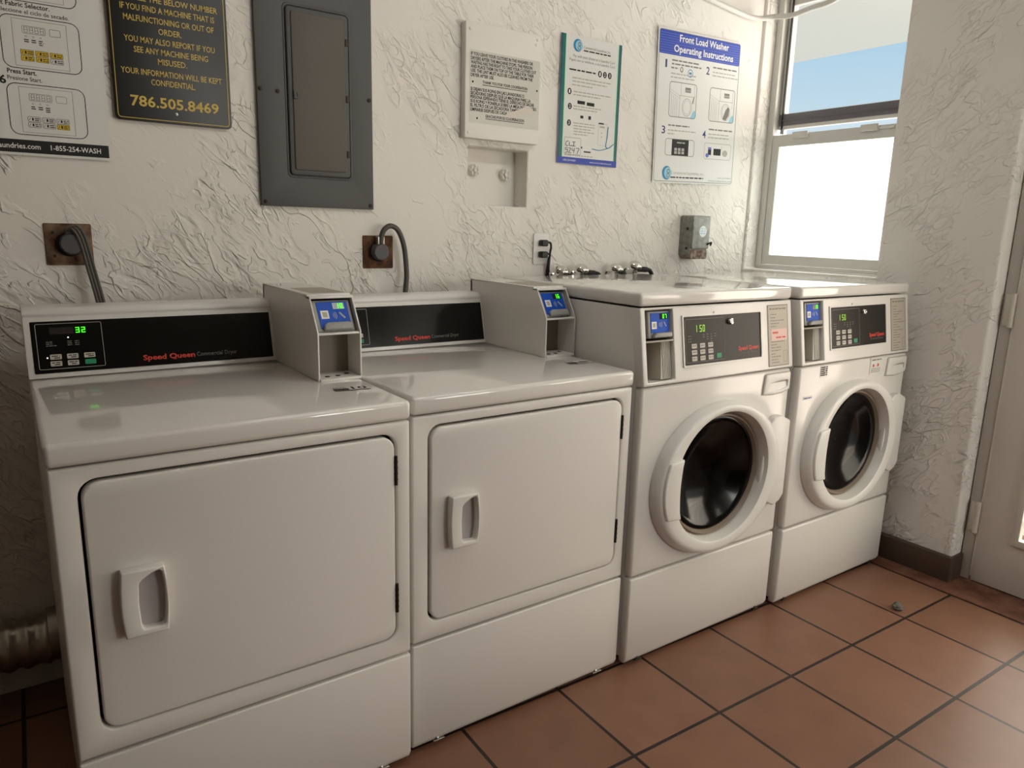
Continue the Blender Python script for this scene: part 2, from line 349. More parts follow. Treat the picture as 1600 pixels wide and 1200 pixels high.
# ------------------------------------------------------------------ window
wx = 2.27
wf = thing('window_1', 'white framed window in right wall, frosted lower pane and clear upper pane', 'window', (wx, 0, 0)); struct(wf)
f = MB(YZ)
f.prism(rect(WY0 + .001, WY1 - .001, WZ0 + .004, WZ1 - .001), 0, .075, [rect(.215, .806, 1.158, 2.34)], bevel=.003)
f.build('window_frame', 'frame_white', wf)
f = MB(YZ)
f.prism(rect(.217, .804, 1.160, 1.742), .004, .030, [rect(.236, .768, 1.203, 1.690)], bevel=.003)
f.box((.236, 1.725, -.004), (.30, 1.735, .004), .001)
for y0 in (.30, .62): f.box((y0, 1.722, -.010), (y0 + .075, 1.748, .006), .002)
f.build('lower_sash', 'frame_white', wf)
MB(YZ).prism(rect(.234, .770, 1.201, 1.692), .016, .020).build('lower_pane', 'frost', wf, 'frosted glass pane')
f = MB(YZ); f.prism(rect(.217, .804, 1.77, 2.338), .038, .064, [rect(.240, .782, 1.838, 2.296)], bevel=.002)
f.build('upper_sash', 'frame_white', wf)
f = MB(YZ); f.box((.218, 1.785, .034), (.803, 1.836, .05), .003); f.box((.218, 1.806, .030), (.803, 1.812, .05), .001)
f.build('upper_sash_rail', 'alum', wf, 'dark grey meeting rail')
MB(YZ).prism(rect(.238, .784, 1.836, 2.298), .050, .054).build('upper_pane', 'clear', wf, 'clear glass pane')
f = MB(YZ); f.box((.783, 1.75, .030), (.787, 2.33, .05)); f.build('glazing_seal', 'rubber', wf)

# ------------------------------------------------------------------ door on the right (louvred glass)
dx = 2.262
dr = thing('door_1', 'grey painted outside door at right edge with louvred glass', 'door', (dx, -.3, 0)); struct(dr)
y = lambda v: v + .3
f = MB(YZ); f.prism([(y(-1.297), .004), (y(-1.25), .004), (y(-1.25), 2.07), (y(-.293), 2.07), (y(-.293), .004), (y(-.254), .004), (y(-.254), 2.115), (y(-1.297), 2.115)], 0, .09, bevel=.003)
f.build('door_frame', 'frame_paint', dr)
f = MB(YZ); f.prism(rect(y(-1.245), y(-.299), .007, 2.065), -.004, .036, [rect(y(-1.09), y(-.432), .215, 1.90)], bevel=.003); f.build('door_leaf', 'door_paint', dr)
f = MB(YZ); f.ring(rect(y(-1.09), y(-.432), .215, 1.90), rect(y(-1.08), y(-.442), .225, 1.89), 0)
f = MB(YZ); f.prism(rect(y(-1.11), y(-.413), .195, 1.92), -.012, -.002, [rect(y(-1.085), y(-.437), .22, 1.895)], bevel=.003); f.build('glazing_bead', 'door_paint', dr)
f = MB(YZ); f.box((y(-.2990), .022, .0), (y(-.2935), 2.06, .004)); f.build('gap_light_strip', 'plastic_white', dr, 'white strip in place of light through the hinge gap')  # white strip stands in for daylight leaking past the door edge
for i in range(17):
    z0 = .225 + i * .0985
    g = MB(); g.prism(rect(-.045, .045, -.003, .003), y(-1.088), y(-.434), xf=Matrix.Translation((.02, 0, z0 + .045)) @ Matrix.Rotation(math.radians(38), 4, 'Y') @ Matrix(((1, 0, 0, 0), (0, 0, 1, 0), (0, 1, 0, 0), (0, 0, 0, 1))))
    g.build('louver_slat', 'louver_glass', dr)
for z0, z1 in ((.200, .322), (.99, 1.112)):
    h = MB(); h.tube([(-.010, y(-.290), z0), (-.010, y(-.290), z1)], .0085, 12, smooth=0); h.box((-.006, y(-.292), z0 + .004), (.002, y(-.262), z1 - .004), .001)
    for k in range(1, 5): h.tube([(-.010, y(-.290), z0 + (z1 - z0) * k / 5 - .001), (-.010, y(-.290), z0 + (z1 - z0) * k / 5 + .001)], .0092, 12, smooth=0)
    h.build('hinge', 'hinge', dr)

# ------------------------------------------------------------------ louvred window beside the camera (lights the room)
w2 = thing('window_2', 'white louvred window in right wall beyond the door, outside the photo', 'window', (2.27, 0, 0)); struct(w2)
f = MB(YZ); f.prism(rect(-2.349, -1.501, .951, 2.099), 0, .06, [rect(-2.31, -1.54, .99, 2.06)], bevel=.003); f.build('window_frame', 'frame_white', w2)
for i in range(11):
    g = MB(); g.prism(rect(-.05, .05, -.003, .003), -2.309, -1.541, xf=Matrix.Translation((.03, 0, 1.04 + .096 * i)) @ Matrix.Rotation(math.radians(38), 4, 'Y') @ Matrix(((1, 0, 0, 0), (0, 0, 1, 0), (0, 1, 0, 0), (0, 0, 0, 1))))
    g.build('louver_slat', 'louver_glass', w2)
# ------------------------------------------------------------------ white cable across the top corner
c = MB(); c.tube([(1.55, .835, 2.275), (1.813, .835, 2.243), (1.95, .833, 2.228), (2.057, .828, 2.217), (2.12, .815, 2.217), (2.165, .78, 2.225), (2.176, .70, 2.216), (2.178, .60, 2.226), (2.178, .50, 2.236), (2.178, .40, 2.29), (2.178, .30, 2.42), (2.178, .27, 2.498)], .011, 12)
tag(c.build('white_cable', 'tube_white'), 'thick white cable sagging across the corner above the window', 'cable')

# ------------------------------------------------------------------ dryers
WD = .683
def T2(p, U=(1, 0, 0)): return p
def payment_box(root, x0, hasnum, sticker_digits):
    x1 = x0 + .112; t = .004
    side = [(.273, .0), (.273, .118), (.324, .2), (.70, .205), (.70, 0)]
    b = MB(Matrix.Translation((0, 0, .919)))
    for xa in (x0, x1 - t): b.prism(side, xa, xa + t, bevel=.0008, xf=Matrix.Translation((0, 0, .919)) @ YZ, seg=1)
    b.box((x0, .34, .2005), (x1, .70, .2055), .001); b.box((x0, .322, .1955), (x1, .345, .2015), .001)
    b.box((x0, .69, 0), (x1, .70, .2)); b.box((x0 + t, .268, 0), (x1 - t, .36, .006), .001)
    b.box((x0 + t, .275, .112), (x1 - t, .36, .117), .001)
    for xx in (x0 + .018, x0 + .028): b.lathe([(.004, 0), (.004, .004), (.001, .005)], Matrix.Translation((xx, .62, 1.1245)), 8)
    pb = b.build('payment_box', 'plastic_white' if False else 'enamel', root)
    MB().box((x0 + .02, .36, 1.1246), (x1 - .006, .52, 1.1252)).build('top_plate', 'inside', pb)
    b = MB(); b.box((x0 + t, .352, .925), (x1 - t, .358, 1.036)); b.box((x0 + .055, .35, 1.024), (x0 + .075, .354, 1.034), .002)
    b.build('recess_back', 'recess_steel', pb)
    for xx, yy in ((.03, .295), (.058, .297), (.088, .315)): MB().lathe([(.0065, 0), (.0065, .001), (.003, .0012)], Matrix.Translation((x0 + xx, yy, .925)), 10).build('screw_hole', 'dark_metal', pb)
    pl = plane((x0, .283, 1.037), (1, 0, 0), (0, .051, .082))              # tilted opening, reader sits a little behind it
    b = MB(pl); b.prism(rrect(.008, .104, .004, .088, .004), -.03, -.004, bevel=.002); rd = b.build('card_reader', 'reader_grey', pb)
    b = MB(pl); b.prism(rrect(.018, .096, .012, .082, .002), -.004, -.0025)
    b.build('reader_face', 'reader_blue', pb, 'blue contactless reader face')
    b = MB(pl); b.rect(.058, .088, .062, .079, -.0023); b.build('reader_display', 'black_gloss', pb)
    b = MB(pl); b.seg7(sticker_digits, .066, .0635, .0075, .014, .003, .0024, -.0020); b.build('display_digits', 'led_green', pb, 'glowing green digits')
    b = MB(pl)
    for k in range(3):
        r = .005 + k * .004
        A = [(.050 + r * math.cos(math.radians(a)), .045 + r * math.sin(math.radians(a))) for a in range(-45, 46, 15)]
        B = [(.050 + (r + .0014) * math.cos(math.radians(a)), .045 + (r + .0014) * math.sin(math.radians(a))) for a in range(-45, 46, 15)]
        for i in range(len(A) - 1): b.flat([A[i], B[i], B[i + 1], A[i + 1]], -.0022)
    b.flat([(.070, .052), (.074, .054), (.086, .038), (.082, .036)], -.0022)
    b.build('reader_print', 'ink_light', pb)
    b = MB(pl); b.rect(.024, .044, .037, .059, -.0022); b.mat(1); b.rect(.028, .040, .041, .055, -.0021); b.build('square_sticker', ['white_ink', 'ink_light'], pb)
    b = MB(pl); b.prism([(.022, .004), (.095, .004), (.094, .02), (.088, .024), (.034, .024), (.025, .018)], -.004, .008, bevel=.003); b.build('card_slot', 'reader_grey', pb)
def dryer(x0, y0, label, digits, num, hoff):
    d = thing('dryer', label, 'dryer', (x0, y0, 0), 'coin laundry dryers')
    b = MB(); b.box((.003, .026, .03), (WD - .003, .70, .880), .004); b.build('cabinet', 'enamel', d)
    for xx in (.05, WD - .05):
        for yy in (.08, .64): MB().lathe([(.022, 0), (.022, .008), (.010, .010), (.010, .034)], Matrix.Translation((xx, yy, 0)), 14).build('foot', 'rubber', d)
    b = MB(XZ); b.prism(rect(.001, WD - .001, .307, .8735), 0, .028, [rrect(.0425, .6485, .352, .8480, .032)], bevel=.005); b.build('front_panel', 'enamel', d)
    b = MB(XZ); b.prism(rrect(.040, .651, .349, .851, .03), .0235, .0262); b.build('gasket_or_gap_shade', 'rubber', d)  # dark sheet that puts the shadow of the door gap into colour
    b = MB(XZ); b.prism(rrect(.0475, .6435, .357, .8425, .030, 7), -.0035, .022, bevel=.0045); dd = b.build('door', 'enamel', d)
    # pull: bulged outer block with an open cup on its right half
    o_ = []
    for i in range(9):
        t = i / 8; o_.append((.166 + .004 * math.sin(math.pi * t), .541 + .131 * t))
    for i in range(9):
        t = 1 - i / 8; o_.append((.094 - .004 * math.sin(math.pi * t), .541 + .131 * t))
    cup = [(.126, .553), (.157, .552), (.1615, .556), (.1650, .58), (.1660, .607), (.1650, .636), (.1615, .660), (.157, .6645), (.146, .662), (.128, .652), (.1215, .645), (.1195, .607), (.1215, .560)]
    b = MB(XZ); b.prism(o_, -.026, -.003, [cup], bevel=.003)
    b.build('handle', 'plastic_white', dd)
    b = MB(XZ); b.prism(rrect(.1185, .1675, .5505, .666, .008, 5), -.0055, -.0037); b.build('handle_cup', 'cup_shade', dd)
    for z0, z1 in ((.730, .797), (.421, .491)):
        b = MB(); b.tube([(.6465, -.003, z0), (.6465, -.003, z1)], .0038, 10, smooth=0)
        for k in range(1, 5): b.tube([(.6465, -.003, z0 + (z1 - z0) * k / 5 - .0015), (.6465, -.003, z0 + (z1 - z0) * k / 5 + .0015)], .0045, 10, smooth=0)
        b.build('hinge', 'dark_metal', d)
    b = MB(YZ); b.prism([(-.001, .3005), (-.001, .034), (.008, .016), (.026, .016), (.026, .3005)], .001, WD - .001, bevel=.004); kp = b.build('kick_panel', 'enamel', d)
    for xx in (.075, WD - .075):
        b = MB(); b.box((xx - .016, .0, .0145), (xx + .016, .02, .0185), .001); b.lathe([(.004, 0), (.004, .003), (.001, .004)], plane((xx - .004, .0035, .0215), (1, 0, 0), (0, .5, 1)), 8); b.build('clip', 'steel', kp)
    b = MB(); b.box((-.001, -.004, .8762), (WD + .001, .705, .919), .010, seg=4); b.build('worktop', 'enamel_lid', d)
    # control hood
    h1 = .582 + hoff
    prof = [(.602, .9195), (.6045, .93), (.633, 1.0585), (.6345, 1.0625), (.632, 1.067), (.6335, 1.074), (.640, 1.0805), (.650, 1.0835), (.70, 1.085), (.705, 1.08), (.705, .9195)]
    b = MB(YZ); b.prism(prof, .001, h1, bevel=.003, seg=2); hd = b.build('control_hood', 'enamel', d)
    pl = plane((hoff, .6020, .9195), (1, 0, 0), (0, .0335, .142)); s = lambda v: v * .1459 / .1501 / .1459 * .1501
    b = MB(pl); b.prism(rrect(.0145, .5695, .0115, .1345, .002), 0, .0018); cp = b.build('control_panel', 'black_gloss', d, 'glossy black control panel')
    b = MB(pl); b.outline(.0240, .1615, .0205, .1290, .004, .0011, .0021); b.build('panel_outline', 'ink_light', cp)
    b = MB(pl); b.rect(.052, .1015, .103, .119, .0020); b.build('unlit_display', 'led_off', cp)
    b = MB(pl); b.seg7(num, .106, .1045, .0085, .0135, .0035, .0022, .0022); b.build('display_digits', 'led_green', cp, 'glowing green digits')
    for u_, v_ in ((.0890, .0945), (.0425, .0480)): MB(pl).flat(ell(u_, v_, .0018, .0018, 10), .0022).build('indicator_light', 'led_white', cp)
    for u_ in (.050, .0895, .105):
        b = MB(pl)
        for k in range(3): b.words(u_ - .003 - .004 * (u_ == .050), u_ + .006 + .008 * (u_ == .050) * (k == 2), .084 - .0045 * k, .0028, .0021)
        b.build('indicator_print', 'ink_grey', cp)
    for i, (u_, v_) in enumerate(((.0480, .0435), (.0825, .0435), (.1180, .0435), (.0475, .0275), (.0825, .0275), (.1185, .0275))):
        b = MB(pl); b.prism(rrect(u_, u_ + .0235, v_, v_ + .0118, .002), .0015, .0032)
        bt = b.build('button', 'button_green' if i == 5 else 'button', cp, 'green start button' if i == 5 else None)
        if i != 5:
            b = MB(pl); b.words(u_ + .003, u_ + .020, v_ + .0062, .0035, .0034); b.words(u_ + .008, u_ + .020, v_ + .0018, .0035, .0034); b.build('button_print', 'ink', bt)
    b = MB(pl); b.text('Speed Queen', .2455, .3680, .0265, .0125, .0021, .030); b.build('red_lettering', 'red_logo', cp, 'red lettering')
    b = MB(pl); b.text('Commercial Dryer', .3725, .4740, .0275, .0105, .0021, 0); b.build('grey_lettering', 'ink_grey', cp, 'grey lettering')
    payment_box(d, .577 + hoff * .6, True, digits)
    # number decal on the worktop
    U = (1, -.12, 0); pl = plane((.572 + hoff, .153, .9192), U, (.12, 1, 0))
    b = MB(pl); b.mat(0); b.rect(.0, .085, 0, .046, .0002); b.mat(1); b.rect(.0, .085, 0, .007, .0004); b.rect(.0, .036, .009, .026, .0004)
    for k in range(2): b.words(.002, .034, .030 + .007 * k, .005, .0004)
    if num == '32': b.text('10', .044, .080, .014, .026, .0004, .02)
    else: b.words(.042, .080, .014, .022, .0004)
    b.build('number_decal', ['paper', 'ink'], d, 'small black and white number decal')
    return d
dryer(-.683, 0, 'white front-load dryer at far left with 32 on its display', '10', '32', 0)
dryer(.0129, .0176, 'white front-load dryer second from left, beside the washers', '16', '20', .009)

# ------------------------------------------------------------------ washers
def washer(x0, y0, label, idx):
    d = thing('washing_machine', label, 'washing machine', (x0, y0, 0), 'front load washers')
    b = MB()
    b.box((.002, .03, .03), (.010, .70, 1.088), .002); b.box((WD - .010, .03, .03), (WD - .002, .70, 1.088), .002)
    b.box((.010, .692, .03), (WD - .010, .70, 1.088)); b.box((.010, .03, .03), (WD - .010, .692, .05)); b.box((.010, .03, .288), (WD - .010, .10, .302)); b.box((.010, .033, .862), (WD - .010, .10, .878)); b.build('cabinet', 'enamel', d)
    for xx in (.05, WD - .05):
        for yy in (.08, .64): MB().lathe([(.022, 0), (.022, .008), (.010, .010), (.010, .034)], Matrix.Translation((xx, yy, 0)), 14).build('foot', 'rubber', d)
    b = MB(YZ); b.prism([(0, .2925), (0, .032), (.010, .014), (.032, .014), (.032, .2925)], .001, WD - .001, bevel=.007); kp = b.build('kick_panel', 'enamel', d)
    for xx in (.06, WD - .055):
        b = MB(); b.box((xx - .014, .002, .0125), (xx + .014, .02, .0165), .001); b.lathe([(.004, 0), (.004, .003), (.001, .004)], plane((xx - .004, .0045, .021), (1, 0, 0), (0, .5, 1)), 8); b.build('clip', 'dark_metal', kp)
    cx, cz = .3415, .560
    b = MB(XZ); b.prism(rect(.001, WD - .001, .2985, .868), 0, .032, [ell(cx, cz, .215, .208)], bevel=.009); b.build('front_panel', 'enamel_front', d)
    b = MB(); b.box((-.001, .026, 1.0925), (WD + .001, .705, 1.131), .011, seg=4); b.build('worktop', 'enamel_lid', d)
    # tilted control fascia with the payment opening cut in it
    pl = plane((0, -.005, .8735), (1, 0, 0), (0, .033, .215)); K = .2175 / .215
    v = lambda z: (z - .8735) * K
    rec = (.019, .129, v(.884), v(1.083))
    b = MB(pl); b.prism(rect(.000, WD, 0, v(1.0895)), -.034, 0, [rect(*rec)], bevel=.004); fa = b.build('fascia', 'enamel', d)
    # payment bay
    b = MB(pl); b.box((rec[0], rec[2], -.10), (rec[0] + .002, rec[3], -.03)); b.box((rec[1] - .002, rec[2], -.10), (rec[1], rec[3], -.03))
    b.box((rec[0], rec[2], -.10), (rec[1], rec[2] + .002, -.03)); b.box((rec[0], rec[3] - .002, -.10), (rec[1], rec[3], -.03)); b.box((rec[0], rec[2], -.102), (rec[1], rec[3], -.10))
    b.box((rec[0], v(.993), -.09), (rec[1], v(.998), -.002), .001)
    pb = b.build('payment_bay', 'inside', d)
    b = MB(pl); b.prism(rrect(.040, .126, v(1.004), v(1.079), .004), -.06, -.012, bevel=.003); b.build('card_reader', 'reader_grey', pb)
    b = MB(pl); b.prism(rrect(.050, .122, v(1.019), v(1.074), .002), -.013, -.0105); b.build('reader_face', 'reader_blue', pb, 'blue contactless reader face')
    b = MB(pl); b.rect(.085, .117, v(1.056), v(1.072), -.0103); b.build('reader_display', 'black_gloss', pb)
    b = MB(pl); b.seg7('07' if idx == 0 else '10', .096, v(1.058), .007, .012, .003, .0022, -.0100); b.build('display_digits', 'led_green', pb, 'glowing green digits')
    b = MB(pl); b.rect(.053, .072, v(1.030), v(1.050), -.0102); b.mat(1); b.rect(.057, .068, v(1.034), v(1.046), -.0101); b.build('square_sticker', ['white_ink', 'ink_light'], pb)
    b = MB(pl)
    for k in range(3): b.rect(.082 + k * .005, .0838 + k * .005, v(1.036) - k * .0012, v(1.046) + k * .0012, -.0102)
    b.flat([(.100, v(1.048)), (.103, v(1.049)), (.112, v(1.036)), (.109, v(1.035))], -.0102)
    b.build('reader_print', 'ink_light', pb)
    b = MB(pl); b.prism([(.052, v(1.005)), (.124, v(1.005)), (.124, v(1.019)), (.066, v(1.019)), (.057, v(1.013))], -.012, .0, bevel=.003); b.build('card_slot', 'reader_grey', pb)
    b = MB(pl); b.prism([(.084, rec[2] + .003), (.1265, rec[2] + .003), (.1265, v(.992)), (.092, v(.992))], -.095, -.016, bevel=.002)
    for k in range(5): b.box((.0945 + k * .0065, rec[2] + .006, -.02), (.0985 + k * .0065, v(.990), -.0135), .001)
    b.build('coin_chute', 'chute_grey', pb, 'grey ribbed chute')
    b = MB(pl); b.prism([(.0225, rec[2] + .003), (.040, rec[2] + .003), (.062, v(.992)), (.0225, v(.992))], -.075, -.070); b.build('chute_plate', 'chute_grey', pb)
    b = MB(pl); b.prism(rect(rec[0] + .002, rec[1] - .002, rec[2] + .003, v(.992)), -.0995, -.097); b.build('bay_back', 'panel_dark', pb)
    # black panel
    b = MB(pl); b.prism(rrect(.1615, .5225, v(.9135), v(1.0625), .003), 0, .004, [rrect(.1665, .5175, v(.9185), v(1.0575), .003)], bevel=.001)
    b.box((.300, v(1.0610), 0), (.314, v(1.0685), .003), .0008); b.build('panel_bezel', 'enamel', fa)
    b = MB(pl); b.prism(rrect(.1665, .5175, v(.9185), v(1.0575), .002), -.002, .0012); cp = b.build('control_panel', 'panel_brown', d, 'dark brown control panel')
    b = MB(pl); b.outline(.1745, .345, v(.925), v(1.050), .004, .0013, .0016); b.build('panel_outline', 'ink_grey', cp)
    b = MB(pl); b.seg7('IS0', .222, v(1.012), .0095, .020, .004, .0026, .0016); b.build('display_digits', 'led_yellow', cp, 'glowing yellow green digits')
    for k in range(4):
        b = MB(pl)
        for j in range(2 + k % 3): b.words(.248 + k * .017, .256 + k * .017, v(1.002) - j * .007, .003, .0016)
        b.build('indicator_print', 'ink_grey', cp)
    b = MB(pl)
    for j in range(3): b.words(.185, .200, v(1.000) - j * .008, .003, .0016)
    b.build('indicator_print', 'ink_grey', cp)
    for r_ in range(3):
        for c_ in range(3):
            u0, v0 = .198 + c_ * .0355, v(.9655) - r_ * .0185
            b = MB(pl); b.prism(rrect(u0, u0 + .0225, v0, v0 + .0135, .002), .001, .0024); bt = b.build('button', 'button', cp)
            b = MB(pl); b.words(u0 + .003, u0 + .0195, v0 + .0055, .0045, .0026); b.build('button_print', 'ink_grey', bt)
    b = MB(pl); b.prism(rrect(.306, .328, v(.931), v(.945), .002), .001, .0022); b.build('button', 'button_green', cp, 'green start button')
    b = MB(pl); L = Matrix.Translation((.372, v(1.036), .001)); b.lathe([(.010, 0), (.010, .004), (.0085, .006), (.0085, .009), (.006, .0095), (.0055, .0085), (.001, .0085)], pl @ L, 20)
    b.mi = 1; b.box((.3705, v(1.031), .0088), (.3735, v(1.041), .0098)); b.build('key_lock', ['chrome', 'ink'], fa, 'small chrome key lock')
    b = MB(pl); b.text('Speed Queen', .408, .506, v(.946), .0125, .0016, .03); b.build('red_lettering', 'red_logo', cp, 'red lettering')
    b = MB(pl); b.text('Commercial Washer', .412, .500, v(.935), .006, .0016, 0); b.build('grey_lettering', 'ink_grey', cp)
    b = MB(pl); b.prism(rrect(.556, .661, v(.882), v(1.077), .001), 0, .0014); ip = b.build('instruction_plate', 'label_tan', fa, 'tan instruction plate with dark border')
    b = MB(pl); b.outline(.557, .660, v(.883), v(1.076), .001, .0022, .0017); b.words(.566, .650, v(1.061), .006, .0017)
    zz = 1.045
    for k, (a_, c_) in enumerate(((0, .03), (0, .025), (0, .07), (0, .045), (0, .03), (0, .062), (.002, .08), (0, .03), (0, .05), (0, .07), (0, .03), (0, .05), (.0, .05), (0, .02), (0, .05), (0, .035), (0, .04))):
        b.words(.570 + a_, .570 + c_, v(zz), .0036, .0017); zz -= .0092 if k % 4 else .0105
    b.outline(.632, .652, v(.893), v(.930), .002, .001, .0017); b.build('plate_print', 'ink_grey', ip)
    if idx == 0:
        b = MB(pl); b.rect(.572, .652, v(.963), v(1.000), .0021); b.build('pink_sticker', 'pink', ip, 'pale pink sticker')
        b = MB(pl); b.words(.578, .610, v(.985), .008, .0024); b.words(.595, .645, v(.970), .007, .0024); b.build('sticker_print', 'red_logo', ip)
    # detergent drawer
    o_ = [(.540, .793), (.600, .7885), (.640, .791), (.676, .800), (.676, .853), (.672, .857), (.553, .857), (.547, .853)]
    hole = [(.566, .803), (.60, .800), (.64, .803), (.664, .810), (.664, .829), (.658, .832), (.62, .832), (.575, .826)]
    b = MB(XZ); b.prism(o_, -.006, .004, [hole], bevel=.003)
    b.prism(rect(.560, .670, 0, .042), 0, .002, xf=plane((0, -.0035, .797), (1, 0, 0), (0, .10, 1)) @ Matrix.Scale(-1, 4, (0, 0, 1)))
    b.build('detergent_drawer', 'plastic_white', d)
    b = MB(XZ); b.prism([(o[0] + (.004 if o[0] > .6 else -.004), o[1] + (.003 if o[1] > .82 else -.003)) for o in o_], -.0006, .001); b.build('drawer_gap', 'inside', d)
    # door
    def E_(rx, rz, yy, zc=cz, xc=cx, n=64): return [(xc + rx * math.cos(2 * math.pi * i / n), yy, zc + rz * math.sin(2 * math.pi * i / n)) for i in range(n)]
    zc = .562
    dd = MB(); dd.loft([E_(.286, .243, .0, .553), E_(.286, .2435, -.006, .5535), E_(.282, .241, -.018, .554), E_(.277, .2375, -.031, .5555), E_(.270, .232, -.037, .557), E_(.255, .226, -.039, .558), E_(.226, .213, -.0385, .561), E_(.217, .2075, -.036, zc), E_(.214, .2055, -.030, zc), E_(.206, .199, .002, zc)])
    dr_ = dd.build('door', 'plastic_white', d)
    b = MB(); b.loft([E_(.2075, .2005, -.002, zc), E_(.201, .194, .003, zc), E_(.1995, .1925, -.006, zc), E_(.195, .188, -.008, zc), E_(.191, .184, .000, zc), E_(.188, .181, .010, zc)]); b.build('gasket_or_gap_shade', 'gasket', dr_)
    b = MB(); b.loft([E_(.189, .182, .004, zc), E_(.183, .176, .003, zc), E_(.165, .16, .010, zc), E_(.130, .126, .030, zc), E_(.09, .087, .040, zc), E_(.05, .048, .045, zc), E_(.004, .004, .047, zc)]); b.build('door_glass', 'dark_glass', dr_)
    b = MB(); b.loft([E_(.213, .206, .03, zc), E_(.213, .206, .13, zc), E_(.25, .25, .14, zc), E_(.25, .25, .50, zc), E_(.01, .01, .52, zc)])
    for k in range(3):
        a = math.radians(30 + 120 * k); b.prism([(-.03, .255), (.03, .255), (.012, .20), (-.012, .20)], -.15, -.50, bevel=.006, xf=plane((cx, 0, zc), (math.cos(a), 0, math.sin(a)), (-math.sin(a), 0, math.cos(a))))
    b.build('drum', 'drum', d, 'dim steel drum behind the glass')
    # pull plate on the left of the ring
    outer = [(cx + .274 * math.cos(math.radians(a)), zc - .004 + .234 * math.sin(math.radians(a))) for a in range(158, 206, 4)]
    b = MB(XZ); hp = [(cx - .192, .652)] + [(cx - .194 - .008 * math.sin(math.pi * t / 8), .652 - .186 * t / 8) for t in range(1, 8)] + [(cx - .190, .466)]
    hp = hp + [(o2[0] + .006, o2[1]) for o2 in reversed(outer)]
    b.prism(hp, -.046, -.022, bevel=.005); b.build('door_handle', 'plastic_white', dr_)
    # hinge cover on the right
    hc = [(.556, .680), (.59, .715), (.628, .718), (.676, .697), (.678, .44), (.660, .418), (.628, .405), (.58, .43), (.54, .47)]
    b = MB(XZ); b.prism(hc, -.024, .002, bevel=.006); b.build('hinge_cover', 'plastic_white', d)
    if idx == 1:
        b = MB(FRONT((0, -.0012, 0))); b.mat(0); b.rect(.117, .158, .826, .864, 0)
        b.mat(1)
        for k in range(5): b.words(.119, .156, .829 + .0068 * k, .0065, .0004)
        b.build('square_label', ['paper', 'ink'], d, 'small black and white label')
        b = MB(FRONT((0, -.0012, 0))); b.mat(0); b.rect(.428, .512, .806, .866, 0); b.mat(1); b.words(.436, .500, .855, .007, .0004)
        for k in range(3): b.words(.436, .500, .812 + .006 * k, .003, .0004)
        b.mat(2); b.flat(ell(.480, .838, .006, .006, 12), .0005); b.rect(.445, .455, .832, .842, .0005)
        b.build('warning_sticker', ['paper', 'ink_grey', 'red_logo'], d, 'white warning sticker')
        b = MB(FRONT((0, -.0012, 0))); b.mat(0); b.rect(.035, .082, .755, .766, 0); b.mat(1); b.words(.037, .080, .757, .006, .0004); b.build('blue_label', ['paper', 'blue'], d)
    return d
washer(.714, 0, 'white front-load washer beside the dryers, pink sticker on its instruction plate', 0)
washer(1.4232, -.0165, 'white front-load washer at far right with warning stickers on its front', 1)

# ------------------------------------------------------------------ breaker panel
bp = thing('breaker_panel', 'tall grey electrical breaker panel on the plaster wall', 'electrical panel', (-.058, YW, 1.342))
P_ = FRONT((0, 0, 0))
b = MB(P_); b.prism(rect(0, .356, 0, .86), 0, .014, [rrect(.084, .282, .088, .566, .012)], bevel=.002); b.build('cover', 'grey_panel', bp)
b = MB(P_); b.prism(rrect(.080, .286, .084, .570, .016), .008, .0155, [rrect(.087, .279, .091, .563, .012)], bevel=.003); b.build('door_rim', 'grey_panel', bp)
b = MB(P_); b.prism(rrect(.0885, .2775, .0925, .5615, .012), .002, .020, bevel=.004)
b.mat(1); b.prism(rrect(.102, .264, .108, .548, .006), .018, .0235, bevel=.0025); dl = b.build('door', ['grey_panel', 'brown_panel'], bp)
b = MB(P_); b.prism(rrect(.103, .117, .308, .332, .003), .022, .0275, bevel=.001); b.box((.113, .314, .026), (.117, .326, .030)); b.build('latch', 'grey_panel', dl)
for z_ in (.163, .325, .486):
    b = MB(P_); b.box((.267, z_ - .010, .014), (.277, z_ + .010, .0225), .001); b.build('hinge', 'dark_metal', dl)
for u_, z_ in ((.010, .327), (.060, .325), (.345, .331), (.012, .012), (.345, .012)):
    b = MB(P_); b.lathe([(.006, .012), (.006, .0165), (.003, .018)], P_ @ Matrix.Translation((u_, z_, 0)), 12); b.build('screw', 'dark_metal', bp)

